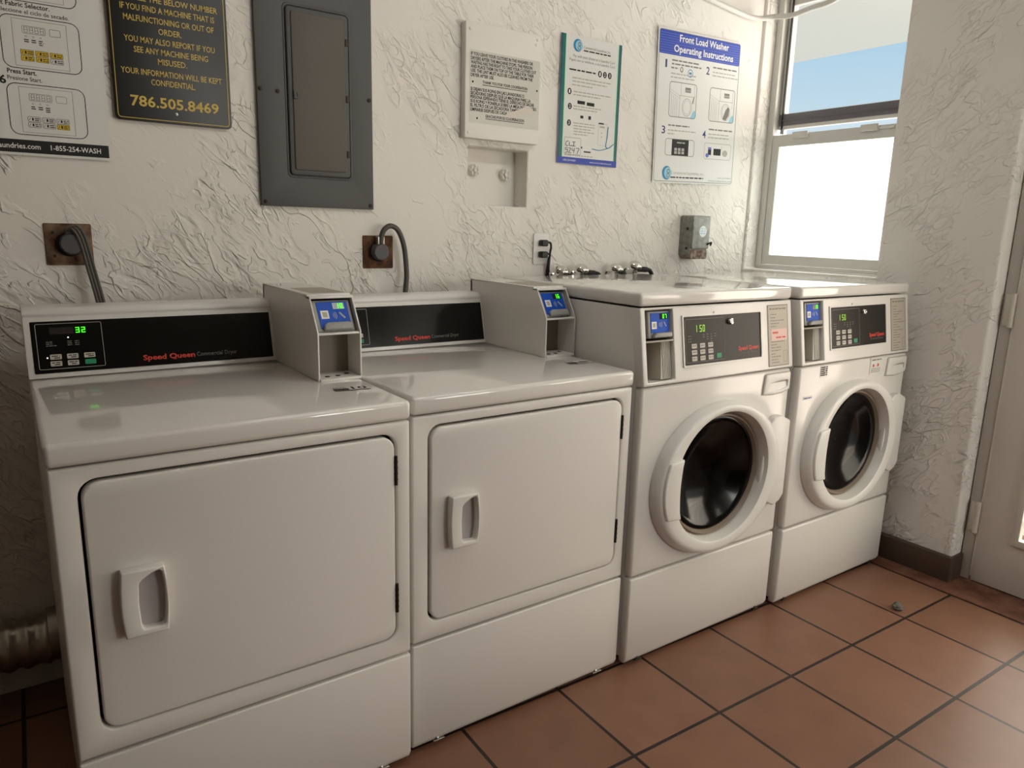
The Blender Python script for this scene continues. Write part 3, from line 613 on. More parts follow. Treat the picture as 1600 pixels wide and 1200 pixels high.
# ------------------------------------------------------------------ boxed notice sign and niche
ns = thing('notice_board', 'white painted notice box with a typed English and Spanish card', 'sign', (.627, YW, 1.593))
b = MB(P_); b.prism(rrect(0, .309, 0, .368, .004), 0, .030, bevel=.003)
for u_, v_ in ((.018, .345), (.290, .335), (.295, .352), (.015, .018)): b.lathe([(.005, .029), (.005, .0315), (.002, .033)], P_ @ Matrix.Translation((u_, v_, 0)), 10)
b.build('backing_box', 'smooth_wall', ns)
b = MB(P_); b.rect(.015, .309, .050, .282, .0306)
for u_, v_ in ((.029, .181), (.298, .183), (.048, .066)):
    b.mat(1); b.flat(ell(u_, v_, .0035, .0035, 10), .031)
cd = b.build('notice_card', ['paper_card', 'ink'], ns)
b = MB(P_); zb = -1.593; xb = -.627
EN = [('IF YOU LEAVE YOUR CLOTHES IN THE WASHERS OR', .904, 1.8575), ('DRYERS AFTER THE MACHINE STOPS, THE PERSON', .902, 1.8435), ('WAITING HAS THE RIGHT TO TAKE YOUR CLOTHES OUT', .919, 1.8305), ('AND PLACE THEM ON TOP OF THE TABLE FOR THEIR', .909, 1.8175), ('USE. THE LINT MUST ALSO BE CLEANED FROM THE', .904, 1.8045), ('DRYER AFTER USE.', .741, 1.7905),
      ('SI DEJAN SUS ROPAS EN LAS LAVADORAS O', .870, 1.7465), ('SECADORAS DESPUES QUE LA MAQUINA PARE, LA', .898, 1.7335), ('PERSONA ESPERANDO TIENE EL DERECHO DE SACAR', .914, 1.7210), ('SUS ROPAS Y PONERLA SOBRE LA MESA PARA SU USO.', .926, 1.7080), ('EL FILTRO DE LA SECADORA TAMBIEN DEBE', .892, 1.6950), ('LIMPIARSE DESPUES DE CADA USO.', .826, 1.6815)]
for s_, x1_, z_ in EN: MB(P_).text(s_, .6475 + xb, x1_ + xb, z_ + zb, .0100, .0312, .022).build('text_line', 'ink', cd)
b.text('THANK YOU FOR YOUR COOPERATION', .695 + xb, .883 + xb, 1.7725 + zb, .009, .0312, .018); b.rect(.695 + xb, .882 + xb, 1.767 + zb, 1.769 + zb, .0312); b.build('underlined_line', 'ink', cd); b = MB(P_)
b.text('GRACIAS POR SU COOPERACION', .708 + xb, .872 + xb, 1.6645 + zb, .009, .0312, .018); b.rect(.708 + xb, .872 + xb, 1.659 + zb, 1.661 + zb, .0312)
b.build('underlined_line', 'ink', cd)
b = MB(P_); b.flat([(p_[0] + xb, p_[1] + zb) for p_ in ((.805, 1.672), (.835, 1.676), (.850, 1.686), (.885, 1.694), (.912, 1.699), (.908, 1.713), (.888, 1.720), (.872, 1.716), (.852, 1.706), (.826, 1.697), (.800, 1.690), (.792, 1.680))], .0315); b.build('worn_patch', 'pale_patch', cd, 'pale worn patch over the last lines')
for i, (px, pz) in enumerate(((.728, 1.496), (.862, 1.487))):
    b = MB(); L = plane((px, YW + .078, pz), (1, 0, 0), (0, 0, 1))
    b.lathe([(.021, 0), (.021, .012), (.019, .015), (.011, .0155), (.010, .024), (.007, .026), (.006, .022), (.002, .022)], L, 6 if i else 9)
    for k in range(6):
        a = math.radians(60 * k + 30); b.lathe([(.0045, .014), (.0045, .020), (.002, .021)], L @ Matrix.Translation((.0155 * math.cos(a), .0155 * math.sin(a), 0)), 8)
    tag(b.build('valve_cap', 'smooth_wall'), ('painted over valve knob on the %s side of the wall niche' % ('right' if i else 'left')), 'valve', 'valve knobs in the wall niche')

# ------------------------------------------------------------------ signs and posters
def poster(name, label, x, z, wd, ht, mats, yoff=.006, thick=.0012, r=.001, rot=0):
    t = thing(name, label, 'sign' if 'sign' in name else 'poster', (x, YW - yoff, z), None, (0, rot, 0))
    b = MB(P_); b.prism(rrect(0, wd, 0, ht, r), 0, thick, bevel=.0004 if thick > .002 else 0); sh = b.build('sheet' if thick < .002 else 'plate', mats, t)
    return t, sh
# black rules sign
t, sh = poster('reporting_sign', 'black sign with gold lettering about reporting misused machines', -.4245, 1.548, .293, .64, 'sign_black', .008, .004, .012)
b = MB(P_); b.outline(.006, .287, .006, .634, .009, .0018, .0044); b.build('gold_border', 'gold', sh)
X = lambda v: v + .4245
Z = lambda v: v - 1.548
b = MB(P_)
for s_, a_, c_, z_ in (('CALL THE BELOW NUMBER', -.372, -.155, 1.8460), ('IF YOU FIND A MACHINE THAT IS', -.394, -.164, 1.8215), ('MALFUNCTIONING OR OUT OF', -.388, -.167, 1.7955), ('ORDER.', -.307, -.250, 1.7705), ('YOU MAY ALSO REPORT IF YOU', -.390, -.167, 1.7445), ('SEE ANY MACHINE BEING', -.369, -.186, 1.7195), ('MISUSED.', -.313, -.241, 1.6955), ('YOUR INFORMATION WILL BE KEPT', -.403, -.153, 1.6655), ('CONFIDENTIAL.', -.333, -.223, 1.6425)):
    MB(P_).text(s_, X(a_), X(c_), Z(z_), .0145, .0044, .008).build('text_line', 'gold', sh)
b.text('786.505.8469', X(-.386), X(-.165), Z(1.5865), .0255, .0044, .02); b.build('phone_number', 'gold', sh)
b = MB(P_); b.lathe([(.004, .003), (.004, .0055), (.002, .006)], P_ @ Matrix.Translation((X(-.276), Z(1.574), 0)), 12); b.build('screw', 'steel', sh)
# dryer instruction poster
t, sh = poster('dryer_poster', 'white dryer instruction poster cut by the left edge of the photo', -.800, 1.441, .359, .70, 'paper')
X = lambda v: v + .800
Z = lambda v: v - 1.441
b = MB(P_); b.rect(X(-.793), X(-.4465), Z(1.4475), Z(1.4785), .0016); fb = b.build('footer_band', 'ink', sh)
b = MB(P_); b.text('commerciallaundries.com', X(-.764), X(-.598), Z(1.4575), .012, .0019, .01); b.text('1-855-254-WASH', X(-.576), X(-.465), Z(1.4575), .012, .0019, .012); b.build('footer_lettering', 'white_ink', fb)
b = MB(P_)
b.text('5', X(-.672), X(-.661), Z(1.772), .018, .0016, .03); b.text('Set Fabric Selector.', X(-.6615), X(-.549), Z(1.7855), .0105, .0016, .018); b.text('Seleccione el ciclo de secado.', X(-.6605), X(-.510), Z(1.7710), .0095, .0016, .004)
b.build('step_lettering', 'ink', sh); b = MB(P_); b.text('6', X(-.668), X(-.654), Z(1.607), .018, .0016, .03); b.text('Press Start.', X(-.650), X(-.590), Z(1.6325), .0105, .0016, .018); b.text('Presione Start.', X(-.651), X(-.580), Z(1.6175), .0095, .0016, .004)
b.build('step_lettering', 'ink', sh)
for z0 in (1.645, 1.490, 1.798):
    b = MB(P_); b.mat(0); b.outline(X(-.656), X(-.490), Z(z0), Z(z0 + .121), .020, .0018, .0016)
    b.mat(1); b.outline(X(-.631), X(-.5175), Z(z0 + .0065), Z(z0 + .1135), .001, .0008, .0016)
    b.outline(X(-.611), X(-.563), Z(z0 + .082), Z(z0 + .0995), .003, .0009, .0016); b.outline(X(-.5545), X(-.531), Z(z0 + .0825), Z(z0 + .099), .003, .0009, .0016)
    b.seg7('8888', X(-.607), Z(z0 + .0845), .0075, .0125, .0035, .0009, .0016)
    for k, u_ in enumerate((-.604, -.589, -.574)):
        b.ring(ell(X(u_), Z(z0 + .0755), .0022, .0022, 12), ell(X(u_), Z(z0 + .0755), .0015, .0015, 12), .0016); b.mat(0)
        for j in range(2 + (k == 2)): b.words(X(u_ - .0045), X(u_ + .005), Z(z0 + .0665 - .0045 * j), .0035, .0016)
        b.mat(1)
    for r_ in range(2):
        for c_ in range(3):
            u0, v0 = X(-.6185 + c_ * .0305), Z(z0 + .0325 - r_ * .0135)
            hot = (z0 == 1.490) == (r_ == 1 and c_ == 2)
            b.mat(2 if hot else 0)
            if hot: b.rect(u0, u0 + .0275, v0, v0 + .0125, .0015)
            b.mat(0); b.outline(u0, u0 + .0275, v0, v0 + .0125, .003, .0008, .0017); b.rect(u0 + .009, u0 + .0125, v0 + .003, v0 + .0095, .0017)
            b.words(u0 + .0145, u0 + .0255, v0 + .0068, .003, .0017); b.words(u0 + .0145, u0 + .0255, v0 + .0025, .003, .0017); b.flat([(u0 + .002, v0 + .003), (u0 + .003, v0 + .003), (u0 + .0065, v0 + .009), (u0 + .0055, v0 + .009)], .0017)
    b.build('panel_diagram', ['ink', 'ink_grey', 'yellow'], sh)
# green payment poster
t, sh = poster('payment_poster', 'narrow white poster with dark green side bands and handwritten 9247', 1.0455, 1.541, .300, .4545, 'paper')
X = lambda v: v - 1.0455
Z = lambda v: v - 1.541
for bands in (((0, .0085), (.0085, .0225), (.0225, .0285)), ((.2935, .2990), (.2835, .2935), (.2785, .2835))):
    b = MB(P_)
    for k, (a_, c_) in enumerate(bands): b.mat(k); b.rect(a_, c_, .001, .4535, .0015)
    b.build('side_band', ['navy_green', 'green', 'mint'], sh)
b = MB(P_); b.rect(0, .3, 0, .0235, .0018); fb = b.build('footer_band', 'blue', sh)
b = MB(P_); b.text('1-855-254-WASH', X(1.073), X(1.135), Z(1.5500), .007, .0021); b.text('www.commerciallaundries.com', X(1.205), X(1.318), Z(1.5495), .006, .0021); b.build('footer_lettering', 'white_ink', fb)
def crescent(b, cx_, cz_, r_):
    b.mat(0); A = [(cx_ + r_ * math.cos(math.radians(a)), cz_ + r_ * math.sin(math.radians(a))) for a in range(40, 321, 10)]
    B = [(cx_ + r_ * .28 + r_ * .80 * math.cos(math.radians(a)), cz_ + r_ * .80 * math.sin(math.radians(a))) for a in range(40, 321, 10)]
    for i in range(len(A) - 1): b.flat([A[i], A[i + 1], B[i + 1], B[i]], .0016)
    b.mat(1); b.flat(ell(cx_ + r_ * .28, cz_, r_ * .78, r_ * .78, 24), .0015); b.mat(2); b.ring(ell(cx_ + r_ * .35, cz_ + r_ * .25, r_ * .34, r_ * .34, 16), ell(cx_ + r_ * .35, cz_ + r_ * .25, r_ * .2, r_ * .2, 16), .0018); b.ring(ell(cx_ + r_ * .3, cz_ - r_ * .38, r_ * .36, r_ * .34, 16), ell(cx_ + r_ * .3, cz_ - r_ * .38, r_ * .24, r_ * .22, 16), .0018)
b = MB(P_); crescent(b, X(1.125), Z(1.962), .022); b.build('round_logo', ['logo_blue', 'logo_pale', 'ink_grey'], sh)
b = MB(P_); b.text('Commercial Laundries, Inc.', X(1.153), X(1.288), Z(1.9555), .009, .0016); b.build('company_name', 'ink_grey', sh); b = MB(P_); b.text('Pay with your phone or a Laundry Card', X(1.104), X(1.310), Z(1.9205), .0095, .0016); b.text('Pague con su telefono, o su Laundry Card', X(1.087), X(1.312), Z(1.9065), .009, .0016); b.build('headline', 'ink_grey', sh)
for a_, c_, z_ in ((1.104, 1.298, 1.846), (1.104, 1.277, 1.834), (1.104, 1.204, 1.821), (1.112, 1.300, 1.798), (1.112, 1.246, 1.787), (1.114, 1.252, 1.747), (1.114, 1.235, 1.737), (1.118, 1.222, 1.687), (1.118, 1.222, 1.677), (1.120, 1.205, 1.667), (1.120, 1.222, 1.657), (1.120, 1.190, 1.647), (1.080, 1.22, 1.5695)): MB(P_).words(X(a_), X(c_), Z(z_), .006, .0016).build('fine_print', 'ink_light', sh)
MB(P_).words(X(1.153), X(1.288), Z(1.945), .007, .0016).build('tagline', 'ink', sh); MB(P_).words(X(1.088), X(1.221), Z(1.8725), .008, .0016).build('tagline', 'ink', sh)
b = MB(P_); b.outline(X(1.076), X(1.158), Z(1.575), Z(1.636), .003, .001, .0016); b.build('code_frame', 'ink', sh)
for a_, c_, z0, z1 in ((1.174, 1.209, 1.5865, 1.5915), (1.133, 1.170, 1.759, 1.771), (1.179, 1.217, 1.757, 1.769), (1.150, 1.165, 1.709, 1.719), (1.190, 1.203, 1.708, 1.721), (1.160, 1.166, 1.600, 1.607), (1.243, 1.270, 1.697, 1.702)):
    MB(P_).rect(X(a_), X(c_), Z(z0), Z(z1), .0016).build('picture_block', 'ink', sh)
for s_, u_, z_ in (('1', 1.238, 1.877), ('2', 1.263, 1.877), ('3', 1.288, 1.877), ('1', 1.093, 1.799), ('2', 1.097, 1.747), ('3', 1.096, 1.688)):
    b = MB(P_); b.flat(ell(X(u_), Z(z_), .0095, .0115, 20), .0016); b.mat(1); b.text(s_, X(u_) - .003, X(u_) + .003, Z(z_) - .006, .012, .002, .02); b.build('step_badge', ['ink', 'white_ink'], sh)
b = MB(P_); hw = lambda pts: b.tube([(X(p[0]), Z(p[1]), .0018) for p in pts], .0011, 5, smooth=4)
hw([(1.097, 1.622), (1.088, 1.620), (1.084, 1.612), (1.088, 1.605), (1.097, 1.607)]); hw([(1.102, 1.620), (1.103, 1.606), (1.116, 1.608)]); hw([(1.117, 1.621), (1.131, 1.621)]); hw([(1.124, 1.621), (1.123, 1.606)]); hw([(1.116, 1.606), (1.131, 1.606)])
hw([(1.094, 1.598), (1.084, 1.597), (1.085, 1.590), (1.094, 1.592), (1.093, 1.583), (1.083, 1.579)]); hw([(1.099, 1.597), (1.108, 1.598), (1.106, 1.590), (1.099, 1.581), (1.112, 1.582)]); hw([(1.117, 1.599), (1.117, 1.590), (1.128, 1.591)]); hw([(1.127, 1.599), (1.125, 1.581)]); hw([(1.134, 1.598), (1.150, 1.599), (1.145, 1.588), (1.141, 1.578)])
b.build('handwriting', 'ink', sh)
b = MB(P_); b.mat(0); b.outline(X(1.243), X(1.288), Z(1.618), Z(1.700), .004, .0012, .0016); b.rect(X(1.250), X(1.276), Z(1.684), Z(1.690), .0016); b.rect(X(1.258), X(1.263), Z(1.663), Z(1.668), .0016); b.rect(X(1.258), X(1.263), Z(1.648), Z(1.653), .0016)
b.mat(1); b.tube([(X(1.293), Z(1.69), .0018), (X(1.290), Z(1.65), .0018), (X(1.285), Z(1.618), .0018), (X(1.30), Z(1.612), .0018), (X(1.325), Z(1.628), .0018)], .0018, 5); b.tube([(X(1.215), Z(1.603), .0018), (X(1.25), Z(1.600), .0018), (X(1.28), Z(1.606), .0018), (X(1.31), Z(1.616), .0018)], .0016, 5)
b.build('box_picture', ['ink_light', 'logo_blue'], sh)
# blue washer poster
t, sh = poster('washer_poster', 'white front load washer instruction poster with blue header', 1.552, 1.497, .510, .600, 'paper', rot=math.radians(-1.55))
ca, sa = math.cos(math.radians(1.55)), math.sin(math.radians(1.55))
def XZp(x_, z_):
    dx_, dz_ = x_ - 1.552, z_ - 1.497; return (dx_ * ca + dz_ * sa, -dx_ * sa + dz_ * ca)
b = MB(P_); b.prism(rrect(.006, .504, .503, .594, .010), .0012, .0016); hb = b.build('header_band', 'blue', sh)
b = MB(P_)
for k in range(9): b.rect(.008, .502, .507 + .0092 * k, .5095 + .0092 * k, .0018)
b.build('header_stripes', 'blue_line', hb)
b = MB(P_); u_, v_ = XZp(1.659, 2.055); b.text('Front Load Washer', u_, u_ + .306, v_ + .003, .026, .0022, .02); u_, v_ = XZp(1.629, 2.013); b.text('Operating Instructions', u_, u_ + .368, v_ + .003, .026, .0022, .02); b.build('header_lettering', 'white_ink', hb)
b = MB(P_); b.outline(.006, .504, .006, .594, .010, .0022, .0017); b.build('border', 'ink_grey', sh)
b = MB(P_)
for s_, x_, z_ in (('1', 1.585, 1.953), ('2', 1.832, 1.957), ('3', 1.588, 1.697), ('4', 1.838, 1.700)):
    u_, v_ = XZp(x_, z_); MB(P_).text(s_, u_, u_ + (.010 if s_ == '1' else .021), v_ - .002, .030, .0016, .012).build('step_numeral', 'navy_ink', sh)
for x_, x2, z_ in ((1.622, 1.785, 1.979), (1.622, 1.800, 1.965), (1.620, 1.662, 1.950), (1.873, 2.027, 1.984), (1.624, 1.753, 1.727), (1.876, 2.030, 1.733)):
    u_, v_ = XZp(x_, z_); MB(P_).words(u_, u_ + x2 - x_, v_, .0085, .0016).build('bold_print', 'ink_grey', sh)
u_, v_ = XZp(1.658, 1.520); MB(P_).words(u_, u_ + .206, v_, .008, .0016).build('tagline', 'ink', sh)
for x_, x2, z_ in ((1.621, 1.770, 1.929), (1.621, 1.762, 1.915), (1.873, 2.018, 1.966), (1.873, 2.040, 1.952), (1.624, 1.795, 1.708), (1.624, 1.665, 1.694), (1.874, 2.010, 1.714), (1.874, 2.014, 1.700)):
    u_, v_ = XZp(x_, z_); MB(P_).words(u_, u_ + x2 - x_, v_, .007, .0016).build('fine_print', 'ink_light', sh)
u_, v_ = XZp(1.658, 1.536); MB(P_).text('Commercial Laundries, Inc.', u_, u_ + .21, v_, .013, .0016).build('company_name', 'ink_light', sh)
u_, v_ = XZp(1.955, 1.534); MB(P_).text('1-855-254-WASH', u_, u_ + .09, v_, .006, .0016).build('phone_number', 'ink_grey', sh)
u_, v_ = XZp(1.896, 1.519); MB(P_).text('commerciallaundries.com', u_, u_ + .155, v_, .007, .0016).build('web_address', 'ink_grey', sh)
b = MB(P_); u_, v_ = XZp(1.634, 1.540); crescent(b, u_, v_, .028); b.build('round_logo', ['logo_blue', 'logo_pale', 'ink_grey'], sh); b = MB(P_); u_, v_ = XZp(1.735, 1.945); b.mat(0); b.ring(ell(u_, v_, .016, .016, 20), ell(u_, v_, .013, .013, 20), .0016); b.rect(u_ - .008, u_ + .008, v_ - .004, v_ + .004, .0016)
b.build('round_mark', 'logo_blue', sh); b = MB(P_); u_, v_ = XZp(1.682, 1.953); b.ring(ell(u_, v_, .009, .011, 14), ell(u_, v_, .005, .007, 14), .0016)
b.build('round_mark', 'rust', sh)
for i, (x_, z_) in enumerate(((1.621, 1.764), (1.868, 1.770))):
    u0, v0 = XZp(x_, z_); wd, ht = .165, .138; b = MB(P_); q = .0016
    b.mat(0); b.outline(u0, u0 + wd, v0, v0 + ht, .014, .0028, q); ln = lambda a, c: b.flat([(u0 + a[0], v0 + a[1]), (u0 + a[0] + .0012, v0 + a[1] - .0012), (u0 + c[0] + .0012, v0 + c[1] - .0012), (u0 + c[0], v0 + c[1])], q)
    b.rect(u0 + .068, u0 + .0693, v0 + .088, v0 + ht - .001, q); b.rect(u0 + .062, u0 + .0632, v0 + .002, v0 + .086, q); b.rect(u0 + .062, u0 + .150, v0 + .086, v0 + .0873, q); ln((.004, .108), (.062, .086)); ln((.004, .098), (.062, .076)); b.rect(u0 + .150, u0 + .1512, v0 + .060, v0 + ht - .004, q)
    for k in range(4): b.rect(u0 + .014 + .011 * k, u0 + .015 + .011 * k, v0 + .006, v0 + .088 - .004 * k, q)
    b.mat(1); b.ring(ell(u0 + .108, v0 + .043, .029, .035, 28), ell(u0 + .108, v0 + .043, .0275, .0335, 28), q); b.ring(ell(u0 + .108, v0 + .043, .022, .027, 28), ell(u0 + .108, v0 + .043, .0212, .0262, 28), q)
    b.mat(0); b.rect(u0 + .094, u0 + .128, v0 + .102, v0 + .121, q)
    b.mat(2)
    for k in range(3): b.rect(u0 + .097 + .010 * k, u0 + .104 + .010 * k, v0 + .106, v0 + .113, .0018)
    b.mat(3); b.flat([(u0 + .132, v0 + .003), (u0 + .155, v0 + .003), (u0 + .162, v0 + .012), (u0 + .160, v0 + .035), (u0 + .146, v0 + .028)], q)
    if i: b.mat(1); b.flat([(u0 + .090, v0 + .014), (u0 + .112, v0 + .010), (u0 + .130, v0 + .030), (u0 + .134, v0 + .060), (u0 + .122, v0 + .066), (u0 + .108, v0 + .050)], .0018)
    else: b.mat(0); b.flat([(u0 + .138, v0 + .060), (u0 + .144, v0 + .060), (u0 + .150, v0 + .084), (u0 + .158, v0 + .094), (u0 + .146, v0 + .084)], .0018)
    b.build('washer_picture', ['ink_grey', 'ink_grey', 'ink_light', 'logo_pale'], sh)
u0, v0 = XZp(1.615, 1.610); b = MB(P_); b.mat(0); b.outline(u0, u0 + .178, v0, v0 + .068, .012, .0022, .0016); b.mat(1); b.rect(u0 + .040, u0 + .142, v0 + .001, v0 + .066, .0015); b.mat(2)
for r_ in range(2):
    for c_ in range(3): b.rect(u0 + .056 + .022 * c_, u0 + .072 + .022 * c_, v0 + .008 + .013 * r_, v0 + .019 + .013 * r_, .0018)
b.words(u0 + .07, u0 + .12, v0 + .050, .008, .0018); b.build('keypad_picture', ['ink_grey', 'ink', 'ink_light'], sh)
u0, v0 = XZp(1.856, 1.612); b = MB(P_); b.mat(0); b.outline(u0, u0 + .178, v0, v0 + .068, .012, .0022, .0016); b.mat(1); b.rect(u0 + .026, u0 + .047, v0 + .018, v0 + .040, .0016); b.rect(u0 + .062, u0 + .110, v0 + .018, v0 + .046, .0016); b.mat(2); b.rect(u0 + .026, u0 + .047, v0 + .040, v0 + .050, .0016); b.flat(ell(u0 + .022, v0 + .016, .011, .009, 14), .0018); b.mat(0); b.rect(u0 + .113, u0 + .115, v0 + .044, v0 + .058, .0016); b.flat(ell(u0 + .138, v0 + .028, .018, .014, 16), .0014)
b.build('payment_picture', ['ink_light', 'ink', 'blue_line'], sh)

# ------------------------------------------------------------------ dryer outlets and cords
def big_outlet(x, z, label, plate, sz):
    o = thing('dryer_outlet', label, 'outlet', (x, YW, z), 'round dryer outlets')
    b = MB(P_); b.prism(rrect(-sz, sz, -sz, sz, .004), -.02, .004, bevel=.001); b.build('cover_plate', plate, o)
    b = MB(P_); b.lathe([(.031, .003), (.031, .009), (.028, .011), (.004, .011)], P_, 28); b.build('receptacle', 'cord_black', o)
    for a, c in ((-.034, .030), (-.034, -.030), (.034, -.032)): MB().lathe([(.004, .003), (.004, .0055), (.001, .006)], P_ @ Matrix.Translation((a, c, 0)), 8).build('screw', 'dark_metal', o)
big_outlet(-.557, 1.224, 'rusty square outlet on the wall above the left dryer', 'rust_plate', .0535)
big_outlet(.316, 1.207, 'brown rusted square outlet below the breaker panel', 'rust_plate2', .0530)
c1 = thing('power_cord', 'flat grey ribbed cord and plug behind the left dryer', 'cord', (-.553, YW - .012, 1.226), 'dryer power cords')
b = MB(P_); b.lathe([(.027, 0), (.027, .024), (.024, .028), (.004, .028)], P_, 26); b.prism(rrect(-.012, .012, .018, .038, .004), 0, .024, bevel=.003); b.build('plug', 'plug_grey', c1)
b = MB(); sh_ = Matrix.Translation((.553, -(YW - .012), -1.226))
for k in range(3):
    q = (k - 1) * .0072
    b.tube([(-.555 + q * .6, .818, 1.258 + q * .2), (-.546 + q * .8, .806, 1.268 + q * .4), (-.535 + q, .806, 1.255 + q * .4), (-.526 + q, .81, 1.225), (-.515 + q, .81, 1.160), (-.503 + q, .79, 1.08), (-.497 + q, .775, 1.00), (-.495 + q, .77, .90)], .0042, 8, xf=sh_)
b.build('cable', 'cord_grey', c1)
c2 = thing('power_cord', 'looped dark grey cord and round plug under the breaker panel', 'cord', (.313, YW - .012, 1.208), 'dryer power cords')
b = MB(P_); b.lathe([(.027, 0), (.027, .024), (.024, .028), (.004, .028)], P_, 26); b.build('plug', 'plug_grey', c2)
b = MB(P_); b.prism(rrect(-.012, .012, .022, .050, .003), .002, .024, bevel=.002); b.build('cord_clamp', 'steel', c2)
b = MB(); b.tube([(.313, .818, 1.235), (.315, .815, 1.262), (.326, .812, 1.283), (.348, .812, 1.292), (.374, .812, 1.275), (.394, .812, 1.222), (.401, .81, 1.135), (.391, .80, 1.072), (.386, .78, 1.00), (.385, .775, .90)], .0085, 10, xf=Matrix.Translation((-.313, -(YW - .012), -1.208))); b.build('cable', 'cord_grey', c2)
# duplex outlet and black plugs
o = thing('wall_outlet', 'white duplex outlet with two black plugs', 'outlet', (.986, YW, 1.221))
b = MB(P_); b.prism(rrect(-.036, .036, -.058, .058, .005), 0, .007, bevel=.002); b.build('cover_plate', 'plastic_white', o)
for q in (-.021, .021):
    b = MB(P_); b.prism(rrect(-.016, .016, q - .014, q + .014, .007), .006, .009, bevel=.001); b.build('receptacle', 'plastic_white', o)
for i, (zc_, lab) in enumerate(((1.243, 'black plug and cord in the upper socket of the duplex outlet'), (1.200, 'black plug and cord in the lower socket of the duplex outlet'))):
    c = thing('plug_cord', lab, 'cord', (.986, YW - .009, zc_), 'washer power cords')
    b = MB(P_); b.prism(rrect(-.016, .014, -.012, .012, .007), 0, .026, bevel=.004); b.build('plug', 'cord_black', c)
    xf = Matrix.Translation((-.986, -(YW - .009), -zc_)); b = MB(); e_ = -.0095 * i
    b.tube([(.995, .826, zc_ + .003), (1.012, .822, zc_ + .001), (1.018 + e_, .824, zc_ - .016), (1.020 + e_, .832, zc_ - .040), (1.019 + e_, .838, 1.12), (1.016 + e_, .840, 1.06), (1.012 + e_, .84, .98)], .0042, 8, xf=xf); b.build('cable', 'cord_black', c)

# ------------------------------------------------------------------ washer water valves
VL = ('leftmost chrome water valve, next to the black cords', 'second chrome water valve from the left, with dark hose', 'third chrome water valve from the left', 'tallest chrome water valve, at the right with a dark hose')
for i, (x_, z_) in enumerate(((1.050, 1.139), (1.152, 1.145), (1.335, 1.146), (1.438, 1.156))):
    vv = thing('water_valve', VL[i], 'valve', (x_, YW, z_), 'water valves behind the washers')
    b = MB(); b.lathe([(.016, 0), (.016, .004), (.010, .005), (.010, .045)], plane((0, 0, -.026), (1, 0, 0), (0, 0, 1)), 16); b.lathe([(.013, -.020), (.014, -.012), (.010, -.006), (.006, -.004), (.006, .004)], Matrix.Translation((0, -.052, -.010)), 12); b.build('body', 'chrome', vv)
    n_ = 32; pr_ = [(.007, .0), (.022, .002), (.0255, .009), (.0235, .018), (.015, .025), (.004, .027)]
    b = MB(); rt = Matrix.Translation((0, -.052, -.008)) @ Matrix.Rotation(math.radians(28), 4, 'X')
    b.loft([[((r_ * (1 + .12 * math.cos(6 * 2 * math.pi * k / n_))) * math.cos(2 * math.pi * k / n_), (r_ * (1 + .12 * math.cos(6 * 2 * math.pi * k / n_))) * math.sin(2 * math.pi * k / n_), wv) for k in range(n_)] for r_, wv in pr_], rt, True); b.build('knob', 'chrome', vv)
    e_ = .105 if i % 2 else .062
    b = MB(); b.tube([(.005, -.050, -.016), (.03, -.050, -.014), (e_ - .035, -.05, -.016)], .011, 12, smooth=4); b.tube([(e_ - .035, -.05, -.016), (e_ - .015, -.052, -.022), (e_, -.05, -.05), (e_, -.045, -.12)], .009, 10); b.build('hose', 'rubber', vv)

# ------------------------------------------------------------------ grey junction box
jb = thing('switch_box', 'weathered grey metal box with rusty bottom beside the window', 'electrical box', (1.748, YW, 1.184))
b = MB(P_); b.prism(rrect(0, .110, .012, .184, .010), -.006, .064, bevel=.005); b.build('housing', 'box_grey', jb)
b = MB(P_); b.prism(rrect(.002, .112, .044, .184, .008), .060, .073, bevel=.004); b.build('cover', 'box_grey', jb)
b = MB(P_); b.prism(rrect(.003, .108, .0, .040, .008), .006, .069, bevel=.003); b.build('rusted_base', 'rust', jb, 'rusty brown lower end')
b = MB(P_); b.flat(ell(.066, .118, .023, .024, 28), .0736); b.mat(1)
for k in range(3): b.words(.050, .082, .106 + .010 * k, .008, .0739)
b.build('round_sticker', ['white_ink', 'logo_pale'], jb)
b = MB(P_); b.tube([(.096, .062, .073), (.108, .070, .082), (.116, .070, .082), (.112, .058, .080)], .004, 8); b.build('switch_lever', 'cord_black', jb)
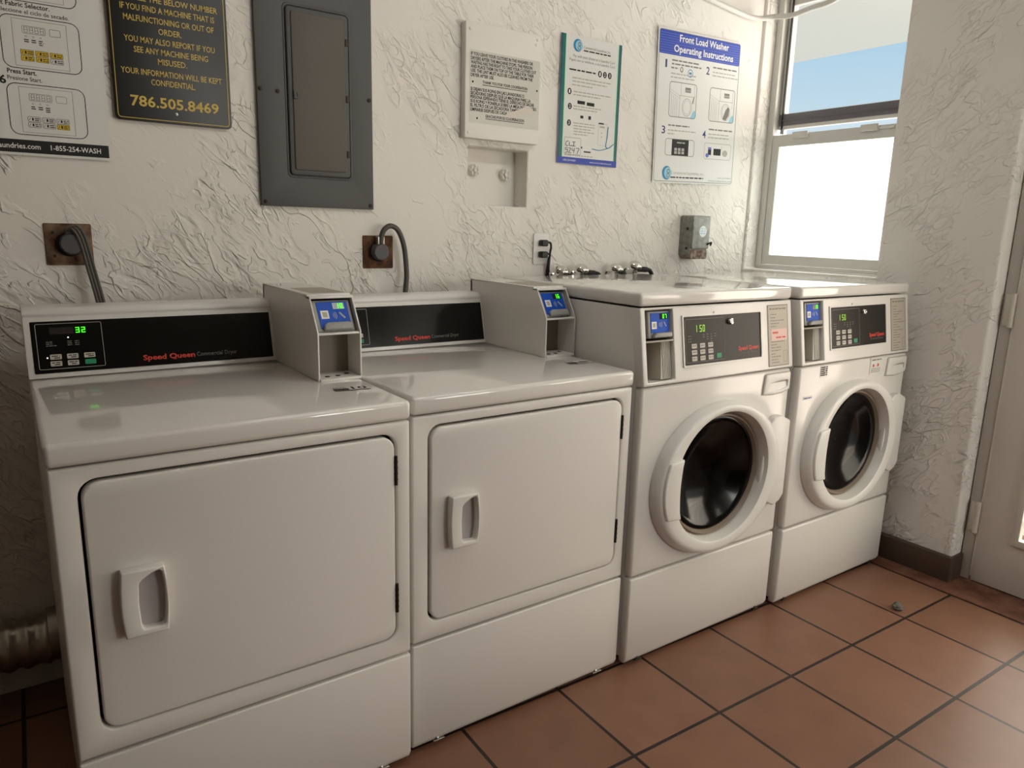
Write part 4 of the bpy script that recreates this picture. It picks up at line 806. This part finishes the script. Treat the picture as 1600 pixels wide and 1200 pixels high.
for z_ in (.128, .045): MB().lathe([(.006, 0), (.006, .004)], plane((0, -.045, z_), (0, -1, 0), (0, 0, 1)), 10).build('knockout', 'dark_metal', jb)

# ------------------------------------------------------------------ foil duct behind the left dryer
dt = thing('dryer_duct', 'crumpled silver foil duct beside the left dryer', 'duct', (-1.25, .779, .172))
b = MB(); loops = []
N = 150
for i in range(N):
    x_ = -.35 + 1.05 * i / (N - 1); row = []
    for k in range(28):
        a = 2 * math.pi * k / 28; r_ = .0655 + .0035 * math.sin(i * 1.05 + k * .05) + random.uniform(-.0018, .0018)
        row.append((x_ + random.uniform(-.001, .001), r_ * math.cos(a), r_ * math.sin(a) + .006 * math.sin(x_ * 6)))
    loops.append(row)
b.loft(loops, XY, True); b.build('flexible_hose', 'foil', dt)
b = MB(); b.tube([(.55, 0, .01), (.62, 0, .012)], .0695, 24, smooth=0); b.build('clamp_band', 'steel', dt)

# ------------------------------------------------------------------ pebble on the floor
t_ = bmesh.new(); bmesh.ops.create_icosphere(t_, subdivisions=3, radius=1)
for v_ in t_.verts:
    k = 1 + .16 * math.sin(3 * v_.co.x + 1) * math.cos(4 * v_.co.y) + .06 * math.sin(9 * v_.co.z + 5 * v_.co.x)
    v_.co = Vector((v_.co.x * .026 * k, v_.co.y * .019 * k, (max(v_.co.z, -.75) + .75) * .0125 * k))
b = MB(); b._done(t_, Matrix.Translation((1.80, -.258, 0)) @ Matrix.Rotation(.5, 4, 'Z'))
tag(b.build('pebble', 'stone'), 'small dark grey pebble lying on the tile in front of the right washer', 'stone')

# ------------------------------------------------------------------ ceiling lamp (above the view)
cl = thing('ceiling_lamp', 'twin tube ceiling lamp over the machines, above the photo', 'lamp', (.60, -.52, 2.40))
b = MB(); b.box((-.64, -.10, .045), (.64, .10, .10), .008); b.build('housing', 'frame_white', cl)
for yy in (-.05, .05):
    b = MB(); b.tube([(-.60, yy, .02), (.60, yy, .02)], .013, 12, smooth=0); b.build('lamp_tube', 'lamp_glow', cl, 'glowing tube')
